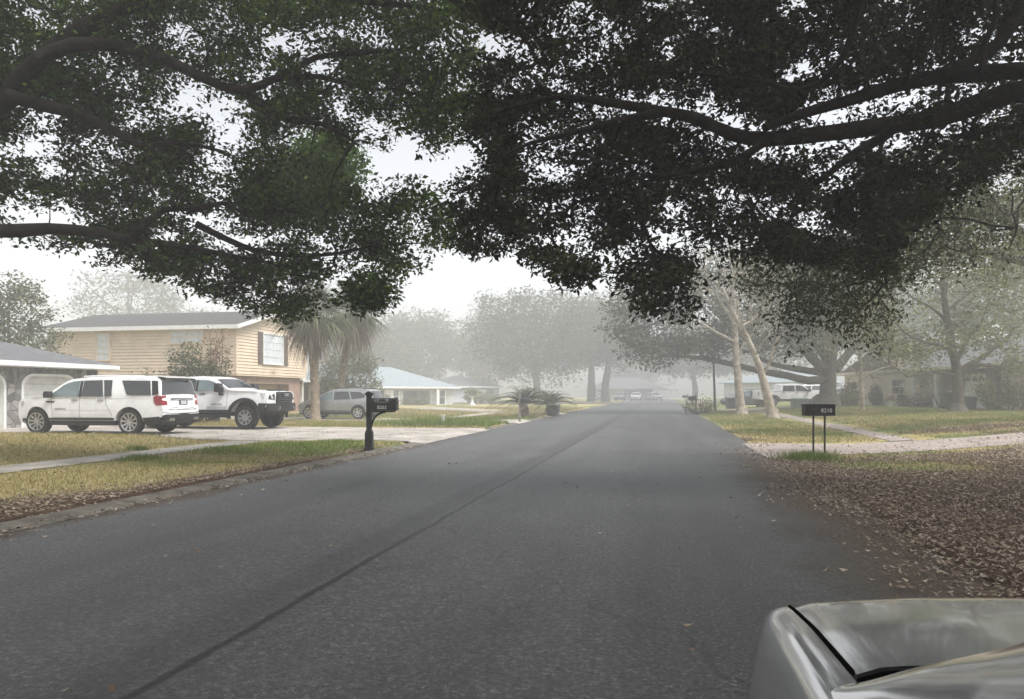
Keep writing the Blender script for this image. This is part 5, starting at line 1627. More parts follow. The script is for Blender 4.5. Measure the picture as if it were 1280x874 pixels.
c.end('tailgate_badge', [[(-.62, .865), (-.36, .865), (-.36, .885), (-.62, .885)], [(.34, .865), (.60, .865), (.60, .89), (.34, .89)]], M['greytext'], False, .008)
c.end('grille', [[(-.55, .72), (.55, .72), (.60, 1.06), (-.60, 1.06)]], M['chrome'], True)
c.end('headlamp', [[(.62, .86), (.97, .90), (.97, 1.09), (.64, 1.08)], [(-.62, .86), (-.97, .90), (-.97, 1.09), (-.64, 1.08)]], M['lens'], True)
c.side('headlamp', [[(2.70, .86), (2.52, 1.05), (2.62, 1.10), (2.76, 1.08)]], M['lens'])
c.side('fender_vent', [[(1.50, 1.10), (1.16, 1.10), (1.20, 1.045), (1.46, 1.045)]], K)
c.seams([[(1.30, 1.29), (1.27, .9), (1.22, .58)], [(.24, 1.28), (.24, .56)], [(-.70, 1.28), (-.72, 1.0), (-.95, .62)], [(1.22, .565), (-.95, .565)]])
c.seams([[(1.2, .655), (-.85, .655)], [(1.2, .80), (-.95, .80)], [(1.30, 1.21), (-2.40, 1.20)]], w=.014, name='body_crease', mat=M['offwhite'])
c.handle(.42, 1.13); c.handle(-.52, 1.13)
c.mirror(1.28, 1.24, K)
glyph('door_badge', 'YUKON XL', .085, M['greytext'], c, .95, .83, 1)
for sd in (-1, 1):
    mb = MB(); mb.tube([c.D(.3, sd * .86, 1.90) + Vector((0, 0, .03)), c.D(-.6, sd * .86, 1.93) + Vector((0, 0, .035)), c.D(-1.9, sd * .86, 1.91) + Vector((0, 0, .03))], .018, 6)
    mb.build('roof_rail', M['pwhite'], c.root)
gx, gy = on_y(199, 20.95), 20.95
c.place((gx - 2.74, 22.0, .062), R(181.5))

# ---- white heavy pickup
c = Car('pickup_truck', 'white heavy pickup truck with a black grille and black wheel flares facing the road', 1.05,
        [(2.86, .78), (2.98, .84), (3.04, .98), (3.05, 1.34), (2.99, 1.43), (2.2, 1.47), (1.45, 1.50), (1.30, 1.53), (.66, 1.91), (.40, 1.985), (-.2, 2.01), (-1.05, 1.985), (-1.22, 1.93), (-1.34, 1.48), (-1.40, 1.46), (-3.06, 1.44), (-3.10, 1.38), (-3.11, .80), (-3.02, .72)],
        [(1.98, .48, .60), (-1.95, .48, .60)], .64, 1.46, 2.01, .15, paint=M['pwhite'], wheel=(.445, .31, .27, 8, M['alloy'], 'blade'), cat='pickup truck', nose=.06, kx=(.16, .05))
c.side('side_window', [[(1.16, 1.50), (.66, 1.82), (.42, 1.885), (.02, 1.90), (.02, 1.49)]], M['carglass2'])
c.side('side_window', [[(-.10, 1.49), (-.10, 1.90), (-.92, 1.88), (-1.02, 1.49)]], M['carglass'])
c.side('pillar_trim', [[(.01, 1.48), (.01, 1.90), (-.09, 1.90), (-.09, 1.48)]], K, off=.003)
c.band('windscreen', (1.26, 1.555), (.69, 1.895), .90, .90, M['carglass'])
c.side('wheel_flare', [[(xc + .72 * math.cos(a), .48 + .70 * math.sin(a)) for a in np.linspace(-.12, math.pi + .12, 15)] + [(xc + .585 * math.cos(a), .48 + .60 * math.sin(a)) for a in np.linspace(math.pi + .12, -.12, 15)] for xc in (1.98, -1.95)], K, off=.035)
c.end('grille', [[(-.56, .95), (.56, .95), (.60, 1.08), (.60, 1.36), (.54, 1.41), (-.54, 1.41), (-.60, 1.36), (-.60, 1.08)]], K, True, .035, deep=.06)
mb = MB()
for k, z in enumerate((1.03, 1.11, 1.19, 1.27, 1.34)):
    mb.tube([c.D(c.xf(z), -.54 + 1.08 * t / 6, z) + Vector((.05, 0, 0)) for t in range(7)], .014, 5)
mb.build('grille_bars', M['greytext'], c.root)
o = c.end('grille_badge', [[(-.22, 1.22), (.22, 1.22), (.22, 1.33), (-.22, 1.33)]], K, True, .062)
text('badge_letters', 'GMC', .15, M['lens'], o, (c.xf(1.27) + .075, 0, 1.275), (R(90), 0, R(90)))
for sd in (-1, 1):
    c.end('headlamp', [[(sd * .66, 1.10), (sd * .97, 1.12), (sd * .97, 1.37), (sd * .66, 1.37)]], K, True, .012)
    o = c.end('daytime_lamp', [[(sd * .80, 1.10), (sd * .96, 1.33), (sd * .985, 1.37), (sd * .86, 1.37), (sd * .74, 1.16)]], M['lens'], True, .018)
c.side('headlamp', [[(2.86, 1.11), (2.66, 1.34), (2.72, 1.38), (2.93, 1.37)]], M['lens'], off=.012)
mb = MB()
P = [(c.D(c.xf(.9), u, .9)) for u in np.linspace(-1, 1, 9)]
for a, b in zip(P[:-1], P[1:]):
    q = [Vector((.09, 0, .07)), Vector((.09, 0, -.22)), Vector((-.35, 0, -.30)), Vector((-.35, 0, .07))]
    mb.add([a + v for v in q] + [b + v for v in q], [(0, 4, 5, 1), (1, 5, 6, 2), (3, 7, 4, 0), (0, 1, 2, 3), (7, 6, 5, 4)])
mb.build('front_bumper', K, c.root)
c.side('bumper_corner', [[(3.0, .98), (2.62, .98), (2.56, .66), (2.90, .66)]], K, off=.03)
for sd in (-1, 1):
    mb = MB(); mb.tube([(3.06, sd * .5, .86), (3.13, sd * .5, .84), (3.13, sd * .5, .77), (3.06, sd * .5, .75)], .018, 6)
    mb.build('tow_hook', M['chrome'], c.root)
mb = MB(); mb.prism([(2.92, 1.36), (2.99, 1.45), (2.62, 1.50), (2.40, 1.475)], 'y', -.38, .38); mb.build('hood_scoop', K, c.root, bevel=.02)
c.side('rocker_trim', [[(1.36, .645), (1.36, .72), (-1.33, .72), (-1.33, .645)]], K, off=.012)
for sd in (-1, 1):
    mb = MB(); mb.box(-1.3, 1.3, *sorted((sd * .88, sd * 1.06)), .44, .56)
    mb.build('running_board', K, c.root, bevel=.02)
c.side('door_stripes', [[(1.22, .74), (.40, .74), (.40, .86), (1.22, .86)]], M['plate'], off=.003)
c.seams([[(1.26, 1.48), (1.24, 1.1), (1.26, .72)], [(-.04, 1.48), (-.04, .72)], [(-1.12, 1.47), (-1.14, .72)], [(1.26, .73), (-1.14, .73)], [(-1.38, 1.44), (-1.38, .72)]])
c.handle(.18, 1.32, mat=K); c.handle(-.92, 1.32, mat=K)
c.mirror(1.02, 1.42, K, h=.30, out=.36, dx=.12)
c.mirror(1.05, 1.30, K, h=.09, out=.2, dx=.06)
glyph('door_badge', 'SIERRA 2500', .085, M['greytext'], c, .80, .93, -1)
MB().tube([(1.0, .6, 1.78), (1.0, .6, 1.95)], .008, 5).build('antenna', K, c.root)
for sd in (-1, 1): c.end('tail_lamp', [[(sd * .82, 1.0), (sd * .98, 1.0), (sd * .98, 1.36), (sd * .82, 1.36)]], M['red'], False)
gx = on_y(355, 26.0)
c.place((gx - 3.05, 26.15, .062), R(-1.0))

# ---- silver wagon further down


def estate(name, label, paint, group=None, cat='car'):
    c = Car(name, label, .91,
            [(2.18, .30), (2.30, .36), (2.36, .52), (2.36, .68), (2.26, .82), (1.75, .95), (1.30, 1.03), (1.18, 1.07), (.38, 1.49), (.1, 1.57), (-.5, 1.61), (-1.3, 1.60), (-1.85, 1.55), (-1.98, 1.50), (-2.26, 1.10), (-2.34, .98), (-2.36, .70), (-2.34, .50), (-2.22, .42)],
            [(1.40, .34, .41), (-1.34, .34, .41)], .36, 1.02, 1.61, .20, paint=paint, wheel=(.345, .22, .235, 6, M['alloy'], 'blade'), group=group, cat=cat, kx=(.34, .16), nose=.12)
    c.side('side_window', [[(1.02, 1.07), (.42, 1.40), (.22, 1.47), (.08, 1.48), (.08, 1.06)]], M['carglass2'])
    c.side('side_window', [[(.0, 1.06), (.0, 1.485), (-.78, 1.49), (-.92, 1.08)]], M['carglass'])
    c.side('side_window', [[(-1.0, 1.09), (-.86, 1.485), (-1.42, 1.46), (-1.72, 1.30), (-1.68, 1.16)]], M['carglass'])
    c.band('windscreen', (1.13, 1.10), (.42, 1.475), .88, .86, M['carglass'])
    c.band('rear_window', (-2.01, 1.47), (-2.25, 1.12), .86, .88, M['carglass'])
    c.side('sill_trim', [[(.98, .37), (.98, .45), (-.92, .45), (-.92, .37)], [(2.02, .34), (1.82, .34), (1.82, .44), (2.1, .46)]], M['greytext'], off=.012)
    c.end('grille', [[(-.45, .52), (.45, .52), (.5, .68), (-.5, .68)]], K, True)
    c.end('headlamp', [[(.55, .60), (.95, .66), (.95, .78), (.58, .74)], [(-.55, .60), (-.95, .66), (-.95, .78), (-.58, .74)]], M['lens'], True)
    c.side('headlamp', [[(2.02, .68), (1.80, .82), (1.9, .85), (2.12, .78)]], M['lens'])
    for sd in (-1, 1): c.end('tail_lamp', [[(sd * .72, .90), (sd * .98, .90), (sd * .98, 1.14), (sd * .72, 1.10)]], M['red'], False)
    c.side('tail_lamp', [[(-2.02, .95), (-2.2, .92), (-2.2, 1.10), (-2.05, 1.14)]], M['red'])
    c.seams([[(1.0, 1.05), (1.02, .8), (.95, .47)], [(.04, 1.05), (.04, .47)], [(-.88, 1.05), (-.90, .8), (-1.0, .62)], [(.95, .47), (-.85, .47)]])
    c.handle(.2, .92, mat=paint); c.handle(-.72, .94, mat=paint)
    c.mirror(.96, 1.02, paint, h=.13, out=.22, dx=.09)
    for sd in (-1, 1):
        mb = MB(); mb.tube([c.D(.0, sd * .88, 1.56) + Vector((0, 0, .02)), c.D(-.1, sd * .88, 1.57) + Vector((0, 0, .08)), c.D(-1.5, sd * .88, 1.57) + Vector((0, 0, .08)), c.D(-1.7, sd * .88, 1.55) + Vector((0, 0, .0))], .022, 6)
        mb.build('roof_rail', K, c.root)
    return c


c = estate('estate_car', 'silver estate car with roof rails parked behind the two palm trunks', M['psilver'])
gx = on_y(366, 36.3)
c.place((gx + 2.36, 37.1, .065), R(180))


def copy_tree(o, parent=None):
    q = o.copy(); COL.objects.link(q); q.parent = parent
    for ch in o.children: copy_tree(ch, q)
    return q


# faint cars before the far house
far = []
for px, d, rz, label, paint in ((752, 142., -80, 'faint dark car parked before the far house wall', 'pdark'), (775, 140., -95, 'faint dark grey car on the far house drive beside the white one', 'pdark'), (795, 138., -90, 'faint white car facing out from the far house drive', 'pwhite'), (819, 143., -70, 'faint white car under the far white carport', 'pwhite')):
    c = estate('distant_car', label, M[paint], 'cars in front of the far house')
    gx, gy = gnd(px, d); c.place((gx, gy, .05), R(rz))

# ---- white pickup behind the live oak
c = Car('pickup_truck', 'white crew cab pickup truck partly hidden by the thick oak trunk', .99,
        [(2.80, .55), (2.92, .62), (2.95, .80), (2.93, 1.08), (2.84, 1.16), (2.1, 1.22), (1.48, 1.26), (1.36, 1.29), (.72, 1.80), (.5, 1.87), (-.1, 1.90), (-1.0, 1.87), (-1.12, 1.82), (-1.2, 1.34), (-1.26, 1.32), (-2.90, 1.32), (-2.94, 1.28), (-2.95, .66), (-2.86, .58)],
        [(1.92, .41, .50), (-1.75, .41, .50)], .52, 1.30, 1.90, .16, paint=M['pwhite'], wheel=(.39, .26, .25, 6, M['alloy'], 'blade'), cat='pickup truck', nose=.07, kx=(.18, .05))
c.side('side_window', [[(1.2, 1.32), (.72, 1.70), (.5, 1.775), (.08, 1.79), (.08, 1.32)], [(.0, 1.32), (.0, 1.79), (-.92, 1.77), (-1.0, 1.32)]], M['carglass'])
c.band('windscreen', (1.33, 1.32), (.76, 1.77), .9, .9, M['carglass'])
c.side('rocker_trim', [[(1.4, .525), (1.4, .62), (-1.22, .62), (-1.22, .525)]], K, off=.012)
c.side('wheel_flare', [[(xc + .58 * math.cos(a), .41 + .57 * math.sin(a)) for a in np.linspace(-.1, math.pi + .1, 15)] + [(xc + .495 * math.cos(a), .41 + .50 * math.sin(a)) for a in np.linspace(math.pi + .1, -.1, 15)] for xc in (1.92, -1.75)], M['pdark'], off=.02)
c.seams([[(1.34, 1.28), (1.34, .64)], [(.04, 1.28), (.04, .64)], [(-1.06, 1.28), (-1.06, .64)], [(-1.24, 1.3), (-1.24, .64)]])
c.handle(.18, 1.12, mat=K); c.handle(-.9, 1.12, mat=K); c.mirror(1.16, 1.26, K)
c.end('headlamp', [[(.6, .86), (.96, .88), (.96, 1.06), (.6, 1.06)], [(-.6, .86), (-.96, .88), (-.96, 1.06), (-.6, 1.06)]], M['lens'], True)
c.end('grille', [[(-.52, .72), (.52, .72), (.55, 1.06), (-.55, 1.06)]], K, True)
for sd in (-1, 1): c.end('tail_lamp', [[(sd * .8, .9), (sd * .98, .9), (sd * .98, 1.22), (sd * .8, 1.22)]], M['red'], False)
d = 62.
gx, gy = gnd(988, d)
c.place((gx, gy, float(ground_z(gx, gy))), YAW)
# a dark and a white car beside it
for px, d, rz, label, paint in ((934, 66., 192, 'foggy dark blue car standing behind the mottled sycamore trunk', 'pdark'), (1062, 70., 12, 'foggy blue car beyond the thick oak trunk', 'psilver'), (1022, 71., 10, 'white car showing its roof above the hood of the white pickup', 'pwhite')):
    c = estate('parked_car', label, M[paint], 'cars parked across the lawn')
    gx, gy = gnd(px, d); c.place((gx, gy, float(ground_z(gx, gy)) + (.25 if px == 1022 else 0)), R(rz))
# ------------------------------------------------------------------ the silver car standing beside the viewer, only its hood corner in the picture
CXC = 1.03


def mirx(P): return [(2 * CXC - p[0], p[1], p[2]) for p in P]


car = empty('silver_car', (CXC, 0, 0), 0, 'silver car close by, only its hood and fender corner seen low over the asphalt', 'car')


def cb(mb):
    mb.v = [(v[0] - CXC, v[1], v[2]) for v in mb.v]; return mb


def hz(Y):
    ys_ = Y + np.linspace(-.05, .05, 21)
    return float(np.interp(ys_, [1.0, 1.255, 1.55, 1.80, 1.88, 1.93, 1.97, 2.01, 2.05, 2.1], [.985, .968, .945, .914, .899, .879, .850, .80, .72, .60]).mean())


def sx(Y):      # plan shift of the corner towards the middle
    ys_ = Y + np.linspace(-.05, .05, 21)
    return float(np.interp(ys_, [1.2, 1.55, 1.75, 1.85, 1.92, 1.98, 2.05, 2.1], [0, .004, .012, .030, .070, .15, .30, .42]).mean())


def grid(mb, rows):
    n = len(rows[0]); vs = [p for r in rows for p in r]
    fs = [(i * n + j, i * n + j + 1, (i + 1) * n + j + 1, (i + 1) * n + j) for i in range(len(rows) - 1) for j in range(n - 1)]
    mb.add(vs, fs)


# hood: crowned panel with two soft ridges
mb = MB(); rows = []
YS = list(np.linspace(1.255, 1.80, 14)) + list(np.linspace(1.82, 2.05, 14))
for Y in YS:
    r = []
    for t in np.linspace(0, 1, 41):
        xl = .300 + .35 * max(0, sx(Y) - .03); x = xl + (2 * CXC - 2 * xl) * t
        q = abs(2 * t - 1)
        yy = Y + .050 * (1 - q ** 2.2) * (1 if Y > 1.5 else .7)
        z = hz(Y) + .032 * (1 - q ** 2) - .010 * max(0, (q - .93) / .07) ** 2 + .003 * math.exp(-((q - .62) / .07) ** 2) * float(sstep(2.0, 1.7, Y)) - .0 * math.exp(-((q - .78) / .08) ** 2)
        r.append((x, yy, z))
    rows.append(r)
grid(mb, rows)
cb(mb).build('hood', M['psilver2'], car, smooth=50)
mb = MB(); grid(mb, [[(p[0], p[1] - .001, p[2] - .006) for p in rows[0]], [(p[0], p[1] + .01, p[2] - .09) for p in rows[0]]])
cb(mb).build('cowl_gap', M['gap'], car)  # near-black strip; the dark of the gap under the hood edge painted in
# dark gap between hood and fender
for m in (0, 1):
    mb = MB()
    P = [(.294 + .35 * max(0, sx(Y) - .03), Y + .001, hz(Y) - .008) for Y in YS]
    if m: P = mirx(P)
    mb.tube(P, .005, 6)
    cb(mb).build('hood_gap', M['gap'], car)
# fenders
for m in (0, 1):
    mb = MB(); rows = []
    for Y in [1.10, 1.18, 1.25] + YS[1:]:
        x0 = .287 + .35 * max(0, sx(Y) - .03); s_ = sx(Y); z0 = hz(Y) - .006
        prof = [(0, -.02), (0, 0), (-.014, -.0005), (-.03, -.004), (-.046, -.010), (-.058, -.019), (-.069, -.034), (-.081, -.070), (-.094, -.13), (-.106, -.20), (-.114, -.29), (-.110, -.40), (-.10, -.52), (-.09, -.64)]
        row = []
        for k, (dx, dz) in enumerate(prof):
            x = x0 + dx + s_ * (abs(dx) / .11) ** .8 * .9
            row.append((x, Y + .045 * min(1, abs(dx) / .1) * 0, max(z0 + dz, .22)))
        rows.append(mirx(row) if m else row)
    grid(mb, rows)
    cb(mb).build('fender', M['psilver2'], car, smooth=50)
# front bumper, headlamps, grille closing the nose
rows = []
for z, push in ((.84, 0), (.76, .05), (.66, .09), (.52, .12), (.40, .11), (.24, .05)):
    r = []
    for t in np.linspace(0, 1, 25):
        x = .27 + 1.52 * t; q = abs(2 * t - 1)
        r.append((x, 2.06 + push - .30 * q ** 3 - .02, z - .02 * q))
    rows.append(r)
mb = MB(); grid(mb, rows); cb(mb).build('front_bumper', M['psilver2'], car, smooth=50)
for m in (0, 1):
    P = [(.36, 1.965, .78), (.54, 2.06, .80), (.52, 2.09, .70), (.34, 1.96, .68)]
    Q = [(p[0] + .01, p[1] + .022, p[2]) for p in P]
    if m: P = mirx(P); Q = mirx(Q)
    mb = MB(); mb.add(P + Q, [(0, 1, 2, 3), (7, 6, 5, 4), (0, 4, 5, 1), (1, 5, 6, 2), (2, 6, 7, 3), (3, 7, 4, 0)]); cb(mb).build('headlamp', M['lens'], car)
mb = MB(); mb.box(.62, 1.44, 2.08, 2.165, .52, .66); cb(mb).build('grille', K, car)
# cowl and pillars
mb = MB(); mb.box(.270, 1.79, 1.02, 1.262, .88, .905); cb(mb).build('cowl', M['gap'], car)
ridge = [(.290, 1.252, .952), (.292, 1.200, .966), (.357, 1.143, 1.015), (.453, 1.060, 1.082), (.531, 1.005, 1.150), (.60, .75, 1.30), (.64, .30, 1.425)]
outer = [(.215, 1.22, .90), (.205, 1.10, .89), (.200, 1.00, .90), (.205, .88, .93), (.215, .76, .96), (.25, .50, 1.05), (.36, .20, 1.33)]
def resample(P, n):
    Q = smooth_path(P, .03); L_ = np.concatenate([[0], np.cumsum(np.linalg.norm(np.diff(Q, axis=0), axis=1))])
    t = np.linspace(0, len(P) - 1, n)
    key = np.interp(np.arange(len(P)), np.arange(len(P)), [L_[np.argmin(((Q - np.array(p)) ** 2).sum(1))] for p in P])
    u_ = np.interp(t, np.arange(len(P)), key)
    return np.stack([np.interp(u_, L_, Q[:, i]) for i in range(3)], -1)


ridge_s, outer_s = resample(ridge, 40), resample(outer, 40)
for m in (0, 1):
    rows = []
    for a, b in zip(ridge_s, outer_s):
        a = Vector(a); b = Vector(b); r = []
        for t in np.linspace(0, 1, 14):
            p = a.lerp(b, t); bul = math.sin(math.pi * t) * .030
            r.append((p.x - bul * .5, p.y + bul * .2, p.z + bul * .8))
        r = [(a.x + .014, a.y - .004, a.z - .03)] + r
        rows.append(mirx(r) if m else r)
    mb = MB(); grid(mb, rows); cb(mb).build('windscreen_pillar', M['psilver2'], car, smooth=60)
mb = MB(); rows = []
for a in [(.33, 1.10, .935)] + ridge[2:]:
    rows.append([(a[0] + (2 * CXC - 2 * a[0]) * t, a[1] + .05 * (1 - (2 * t - 1) ** 2), a[2] - .03) for t in np.linspace(0, 1, 13)])
grid(mb, rows); cb(mb).build('windscreen', M['carglass'], car, smooth=60)
mb = MB(); rows = []
for Y, z, ins in ((.30, 1.425, 0), (.0, 1.455, .0), (-.6, 1.46, .0), (-1.2, 1.43, .02), (-1.7, 1.32, .05)):
    rows.append([(.60 + ins + (2 * CXC - 2 * (.60 + ins)) * t, Y, z - .05 * abs(2 * t - 1) ** 3) for t in np.linspace(0, 1, 11)])
grid(mb, rows); cb(mb).build('roof', M['psilver2'], car, smooth=60)
for m in (0, 1):
    Ys = [1.22, .9, .5, .1, -.4, -1.0, -1.5, -2.0, -2.25]
    rows = []
    for Y in Ys:
        e = .10 * float(sstep(-1.6, -2.25, Y))
        row = [(.215 + e, Y, .92), (.175 + e, Y, .85), (.160 + e, Y, .70), (.165 + e, Y, .5), (.18 + e, Y, .30)]
        rows.append(mirx(row) if m else row)
    mb = MB(); grid(mb, rows)
    cb(mb).build('body_side', M['psilver2'], car, smooth=50)
    G_ = [[(.24, .55, .97), (.36, .20, 1.33)], [(.225, .0, .95), (.46, .0, 1.40)], [(.225, -.8, .95), (.46, -.8, 1.40)], [(.25, -1.6, .97), (.48, -1.35, 1.34)]]
    mb = MB(); grid(mb, [mirx(r) if m else r for r in G_]); cb(mb).build('side_window', M['carglass'], car)
    for yc in (1.42, -1.2):
        xx = .26 if not m else 2 * CXC - .26
        mb = MB(); mb.lathe([(.2, -.09), (.29, -.10), (.31, -.06), (.31, .06), (.29, .10), (.2, .09)], 28, (0, 0, 0), 'y')
        mb.v = [(v[1] + xx, v[0] + yc, v[2] + .31) for v in mb.v]
        w = cb(mb).build('wheel', M['tyre'], car, smooth=40)
        mb = MB(); mb.lathe([(.01, -.06), (.2, -.075), (.2, .075), (.01, .06)], 20, (0, 0, 0), 'y'); mb.v = [(v[1] + xx, v[0] + yc, v[2] + .31) for v in mb.v]
        cb(mb).build('rim', M['alloy'], w, smooth=40)
mb = MB(); mb.box(.30, 1.76, -2.2, -1.62, .30, .96); mb.box(.32, 1.74, -1.6, 1.0, .25, .6); cb(mb).build('tail_body', M['psilver2'], car, bevel=.05)

# ------------------------------------------------------------------ letter boxes, bins, poles
# black post with a curved bracket
gx, gy = gnd(461.5, 17.8)
mbx = empty('mailbox', (gx, gy, .05), R(6), 'black mailbox with pale numerals on a stout black post with a curved bracket', 'mailbox')
mb = MB(); mb.box(-.085, .085, -.085, .085, -.1, .42); mb.box(-.10, .10, -.10, .10, -.1, .06)
mb.prism([(-.085, .42), (.085, .42), (.062, .47), (-.062, .47)], 'y', -.085, .085); mb.build('post_sleeve', M['blackmetal'], mbx, bevel=.006)
mb = MB(); mb.box(-.058, .058, -.058, .058, .4, 1.335); mb.build('post', M['blackmetal'], mbx, bevel=.005)
mb = MB(); mb.box(-.095, .095, -.095, .095, 1.335, 1.36); mb.prism([(-.08, 1.36), (.08, 1.36), (.012, 1.405), (-.012, 1.405)], 'y', -.07, .07); mb.box(-.075, .075, -.075, .075, 1.30, 1.335)
mb.build('post_cap', M['blackmetal'], mbx, bevel=.004)
mb = MB()
prof = [(-.11, .95), (.11, .95), (.11, 1.15)] + [(.11 * math.cos(a), 1.15 + .095 * math.sin(a)) for a in np.linspace(.2, math.pi - .2, 9)] + [(-.11, 1.15)]
mb.prism(prof, 'x', .06, .655)
o = mb.build('letter_box', M['blackmetal'], mbx, bevel=.004)
prof2 = [(y * 1.10, .945 + (z - .95) * 1.06) for y, z in prof]
mb = MB(); mb.prism(prof2, 'x', .655, .690); mb.box(.690, .715, -.02, .02, 1.10, 1.16); mb.build('box_door', M['blackmetal'], o, bevel=.004)
mb = MB(); mb.prism([(-.10, .905), (.10, .905), (.10, .945), (-.10, .945)], 'x', .058, .62); mb.build('arm', M['blackmetal'], mbx)
mb = MB(); P = [(.40 - .34 * math.sin(a), 0, .55 + .355 * math.cos(a)) for a in np.linspace(0.0, 1.5, 12)]
mb.tube(P, .024, 8); mb.build('bracket', M['blackmetal'], mbx)
mb = MB()
for k in range(4):
    x = .16 + .03 * k; mb.tube([(x, -.115, 1.175), (x + .03, -.112, 1.215)], .004, 4)
    mb.tube([(.50 - .02 * k, -.115, 1.175), (.48 - .02 * k, -.112, 1.215)], .004, 4)
mb.tube([(.18, -.115, 1.16), (.30, -.116, 1.135), (.34, -.115, 1.16), (.38, -.116, 1.135), (.50, -.115, 1.16)], .004, 4)
mb.build('scroll_emblem', M['digit'], o)
text('box_number', '8203', .115, M['digit'], o, (.34, -.1125, 1.015), (R(90), 0, 0))

# flat black box on two thin posts
d = 16.6
gx, gy = gnd(1023, d)
gz = float(ground_z(gx, gy))
mbx = empty('mailbox', (gx, gy, gz), YAW, 'wide flat black mailbox with white numerals on two thin dark posts', 'mailbox')
mb = MB(); mb.box(-.335, .335, -.11, .11, .885, 1.125); o = mb.build('letter_box', M['boxblack'], mbx, bevel=.012)
mb = MB(); mb.box(-.35, .35, -.125, .125, 1.125, 1.145); mb.build('lid', M['boxblack'], o, bevel=.004)
for x, y in ((-.085, .07), (.115, -.06)):
    mb = MB(); mb.box(x - .016, x + .016, y - .016, y + .016, -.15, .885); mb.build('post', M['boxblack'], mbx)
text('box_number', '8210', .125, M['digit'], o, (.135, -.113, 1.0), (R(90), 0, 0))
mb = MB(); mb.tube([(-.27, -.112, 1.03), (-.18, -.113, 1.045), (-.09, -.112, 1.03), (-.08, -.112, 0.99)], .006, 5); mb.build('faded_emblem', M['doorred'], o)


def wood_mailbox(px, d, label, s=1.0, rz=0.0, lean=0.0, wood='wood', box='bin'):
    gx, gy = gnd(px, d)
    r = empty('mailbox', (gx, gy, max(.01, float(ground_z(gx, gy)))), rz, label, 'mailbox')
    r.rotation_euler = (0, lean, rz)
    mb = MB(); mb.box(-.05, .05, -.05, .05, -.2, 1.30); mb.add([(-.05, -.05, 1.30), (.05, -.05, 1.30), (.05, .05, 1.30), (-.05, .05, 1.30), (0, 0, 1.42)], [(0, 1, 4), (1, 2, 4), (2, 3, 4), (3, 0, 4)])
    mb.build('post', M[wood], r)
    mb = MB(); mb.box(-.18, .58, -.045, .045, .86, .95); mb.beam((.05, 0, .55), (.38, 0, .86), .06, .06); mb.build('arm', M[wood], r)
    mb = MB(); prof = [(-.10, .952), (.10, .952), (.10, 1.08)] + [(.10 * math.cos(a), 1.08 + .10 * math.sin(a)) for a in np.linspace(.2, math.pi - .2, 8)] + [(-.10, 1.08)]
    mb.prism(prof, 'x', .055, .56); mb.build('letter_box', M[box], r, bevel=.006)
    return r


wood_mailbox(649.5, 36.3, 'weathered wooden post mailbox at the kerb before the feathery low palms')
wood_mailbox(870, 56., 'small black mailbox on a post behind the dry brown shrub', rz=R(180), wood='blackmetal', box='blackmetal')
wood_mailbox(858, 84., 'faint leaning mailbox post far along the misty verge', rz=R(180), lean=R(-7), wood='poledark')

gx, gy = gnd(893, 58.)
p = empty('lamp_pole', (gx, gy, float(ground_z(gx, gy))), 0, 'tall thin dark pole standing beneath the long oak limb', 'pole')
mb = MB(); mb.tube([(.06, 0, -.2), (.0, 0, 1.8), (-.06, 0, 3.62)], [.10, .085, .075], 10); mb.build('shaft', M['poledark'], p)
mb = MB(); mb.lathe([(.0, 3.62), (.10, 3.63), (.12, 3.80), (.14, 3.82), (.05, 3.92), (.0, 3.95)], 10, (-.06, 0, 0)); mb.build('lantern', M['poledark'], p)


def wheelie_bin(px, d, label, w=.58, h=1.02, rz=0.0, mat='bin', wheels=True, group=None):
    gx, gy = gnd(px, d)
    r = empty('rubbish_bin', (gx, gy, max(.01, float(ground_z(gx, gy)))), rz, label, 'bin', group)
    mb = MB(); a, b = w / 2 * .84, w / 2
    mb.add([(-a, -a, .06), (a, -a, .06), (a, a, .06), (-a, a, .06), (-b, -b * 1.1, h * .92), (b, -b * 1.1, h * .92), (b, b * 1.1, h * .92), (-b, b * 1.1, h * .92)], [(3, 2, 1, 0), (4, 5, 6, 7), (0, 1, 5, 4), (1, 2, 6, 5), (2, 3, 7, 6), (3, 0, 4, 7)])
    mb.build('bin_body', M[mat], r, bevel=.03)
    mb = MB(); mb.prism([(-b * 1.2, h * .925), (b * 1.15, h * .925), (b * 1.15, h * .96), (0, h * 1.03), (-b * 1.2, h * .97)], 'x', -b * 1.06, b * 1.06); mb.build('bin_lid', M[mat], r, bevel=.015)
    if wheels:
        for s_ in (-1, 1): MB().lathe([(.01, -.03), (.10, -.03), (.10, .03), (.01, .03)], 14, (0, 0, 0), 'y')
        mb = MB()
        for s_ in (-1, 1):
            q = MB().lathe([(.01, -.03), (.10, -.03), (.10, .03), (.01, .03)], 14, (0, 0, 0), 'y'); q.v = [(v[1] + s_ * b * .98, v[0] + a + .02, v[2] + .10) for v in q.v]
            q.build('wheel', M['tyre'], r)
    return r


wheelie_bin(1189, 44., 'dark wheeled bin standing by the recessed entry of the beige house', .62, 1.08, YAW)
wheelie_bin(1213, 42.6, 'grey wheeled bin before the white garage door', .5, .8, YAW)
wheelie_bin(691.5, 45., 'dark square bin tucked under the smaller feathery low palm', .74, .72, 0, wheels=False)
wheelie_bin(913, 63., 'foggy grey bin beside the mottled sycamore trunk', .72, 1.0, YAW, wheels=False)

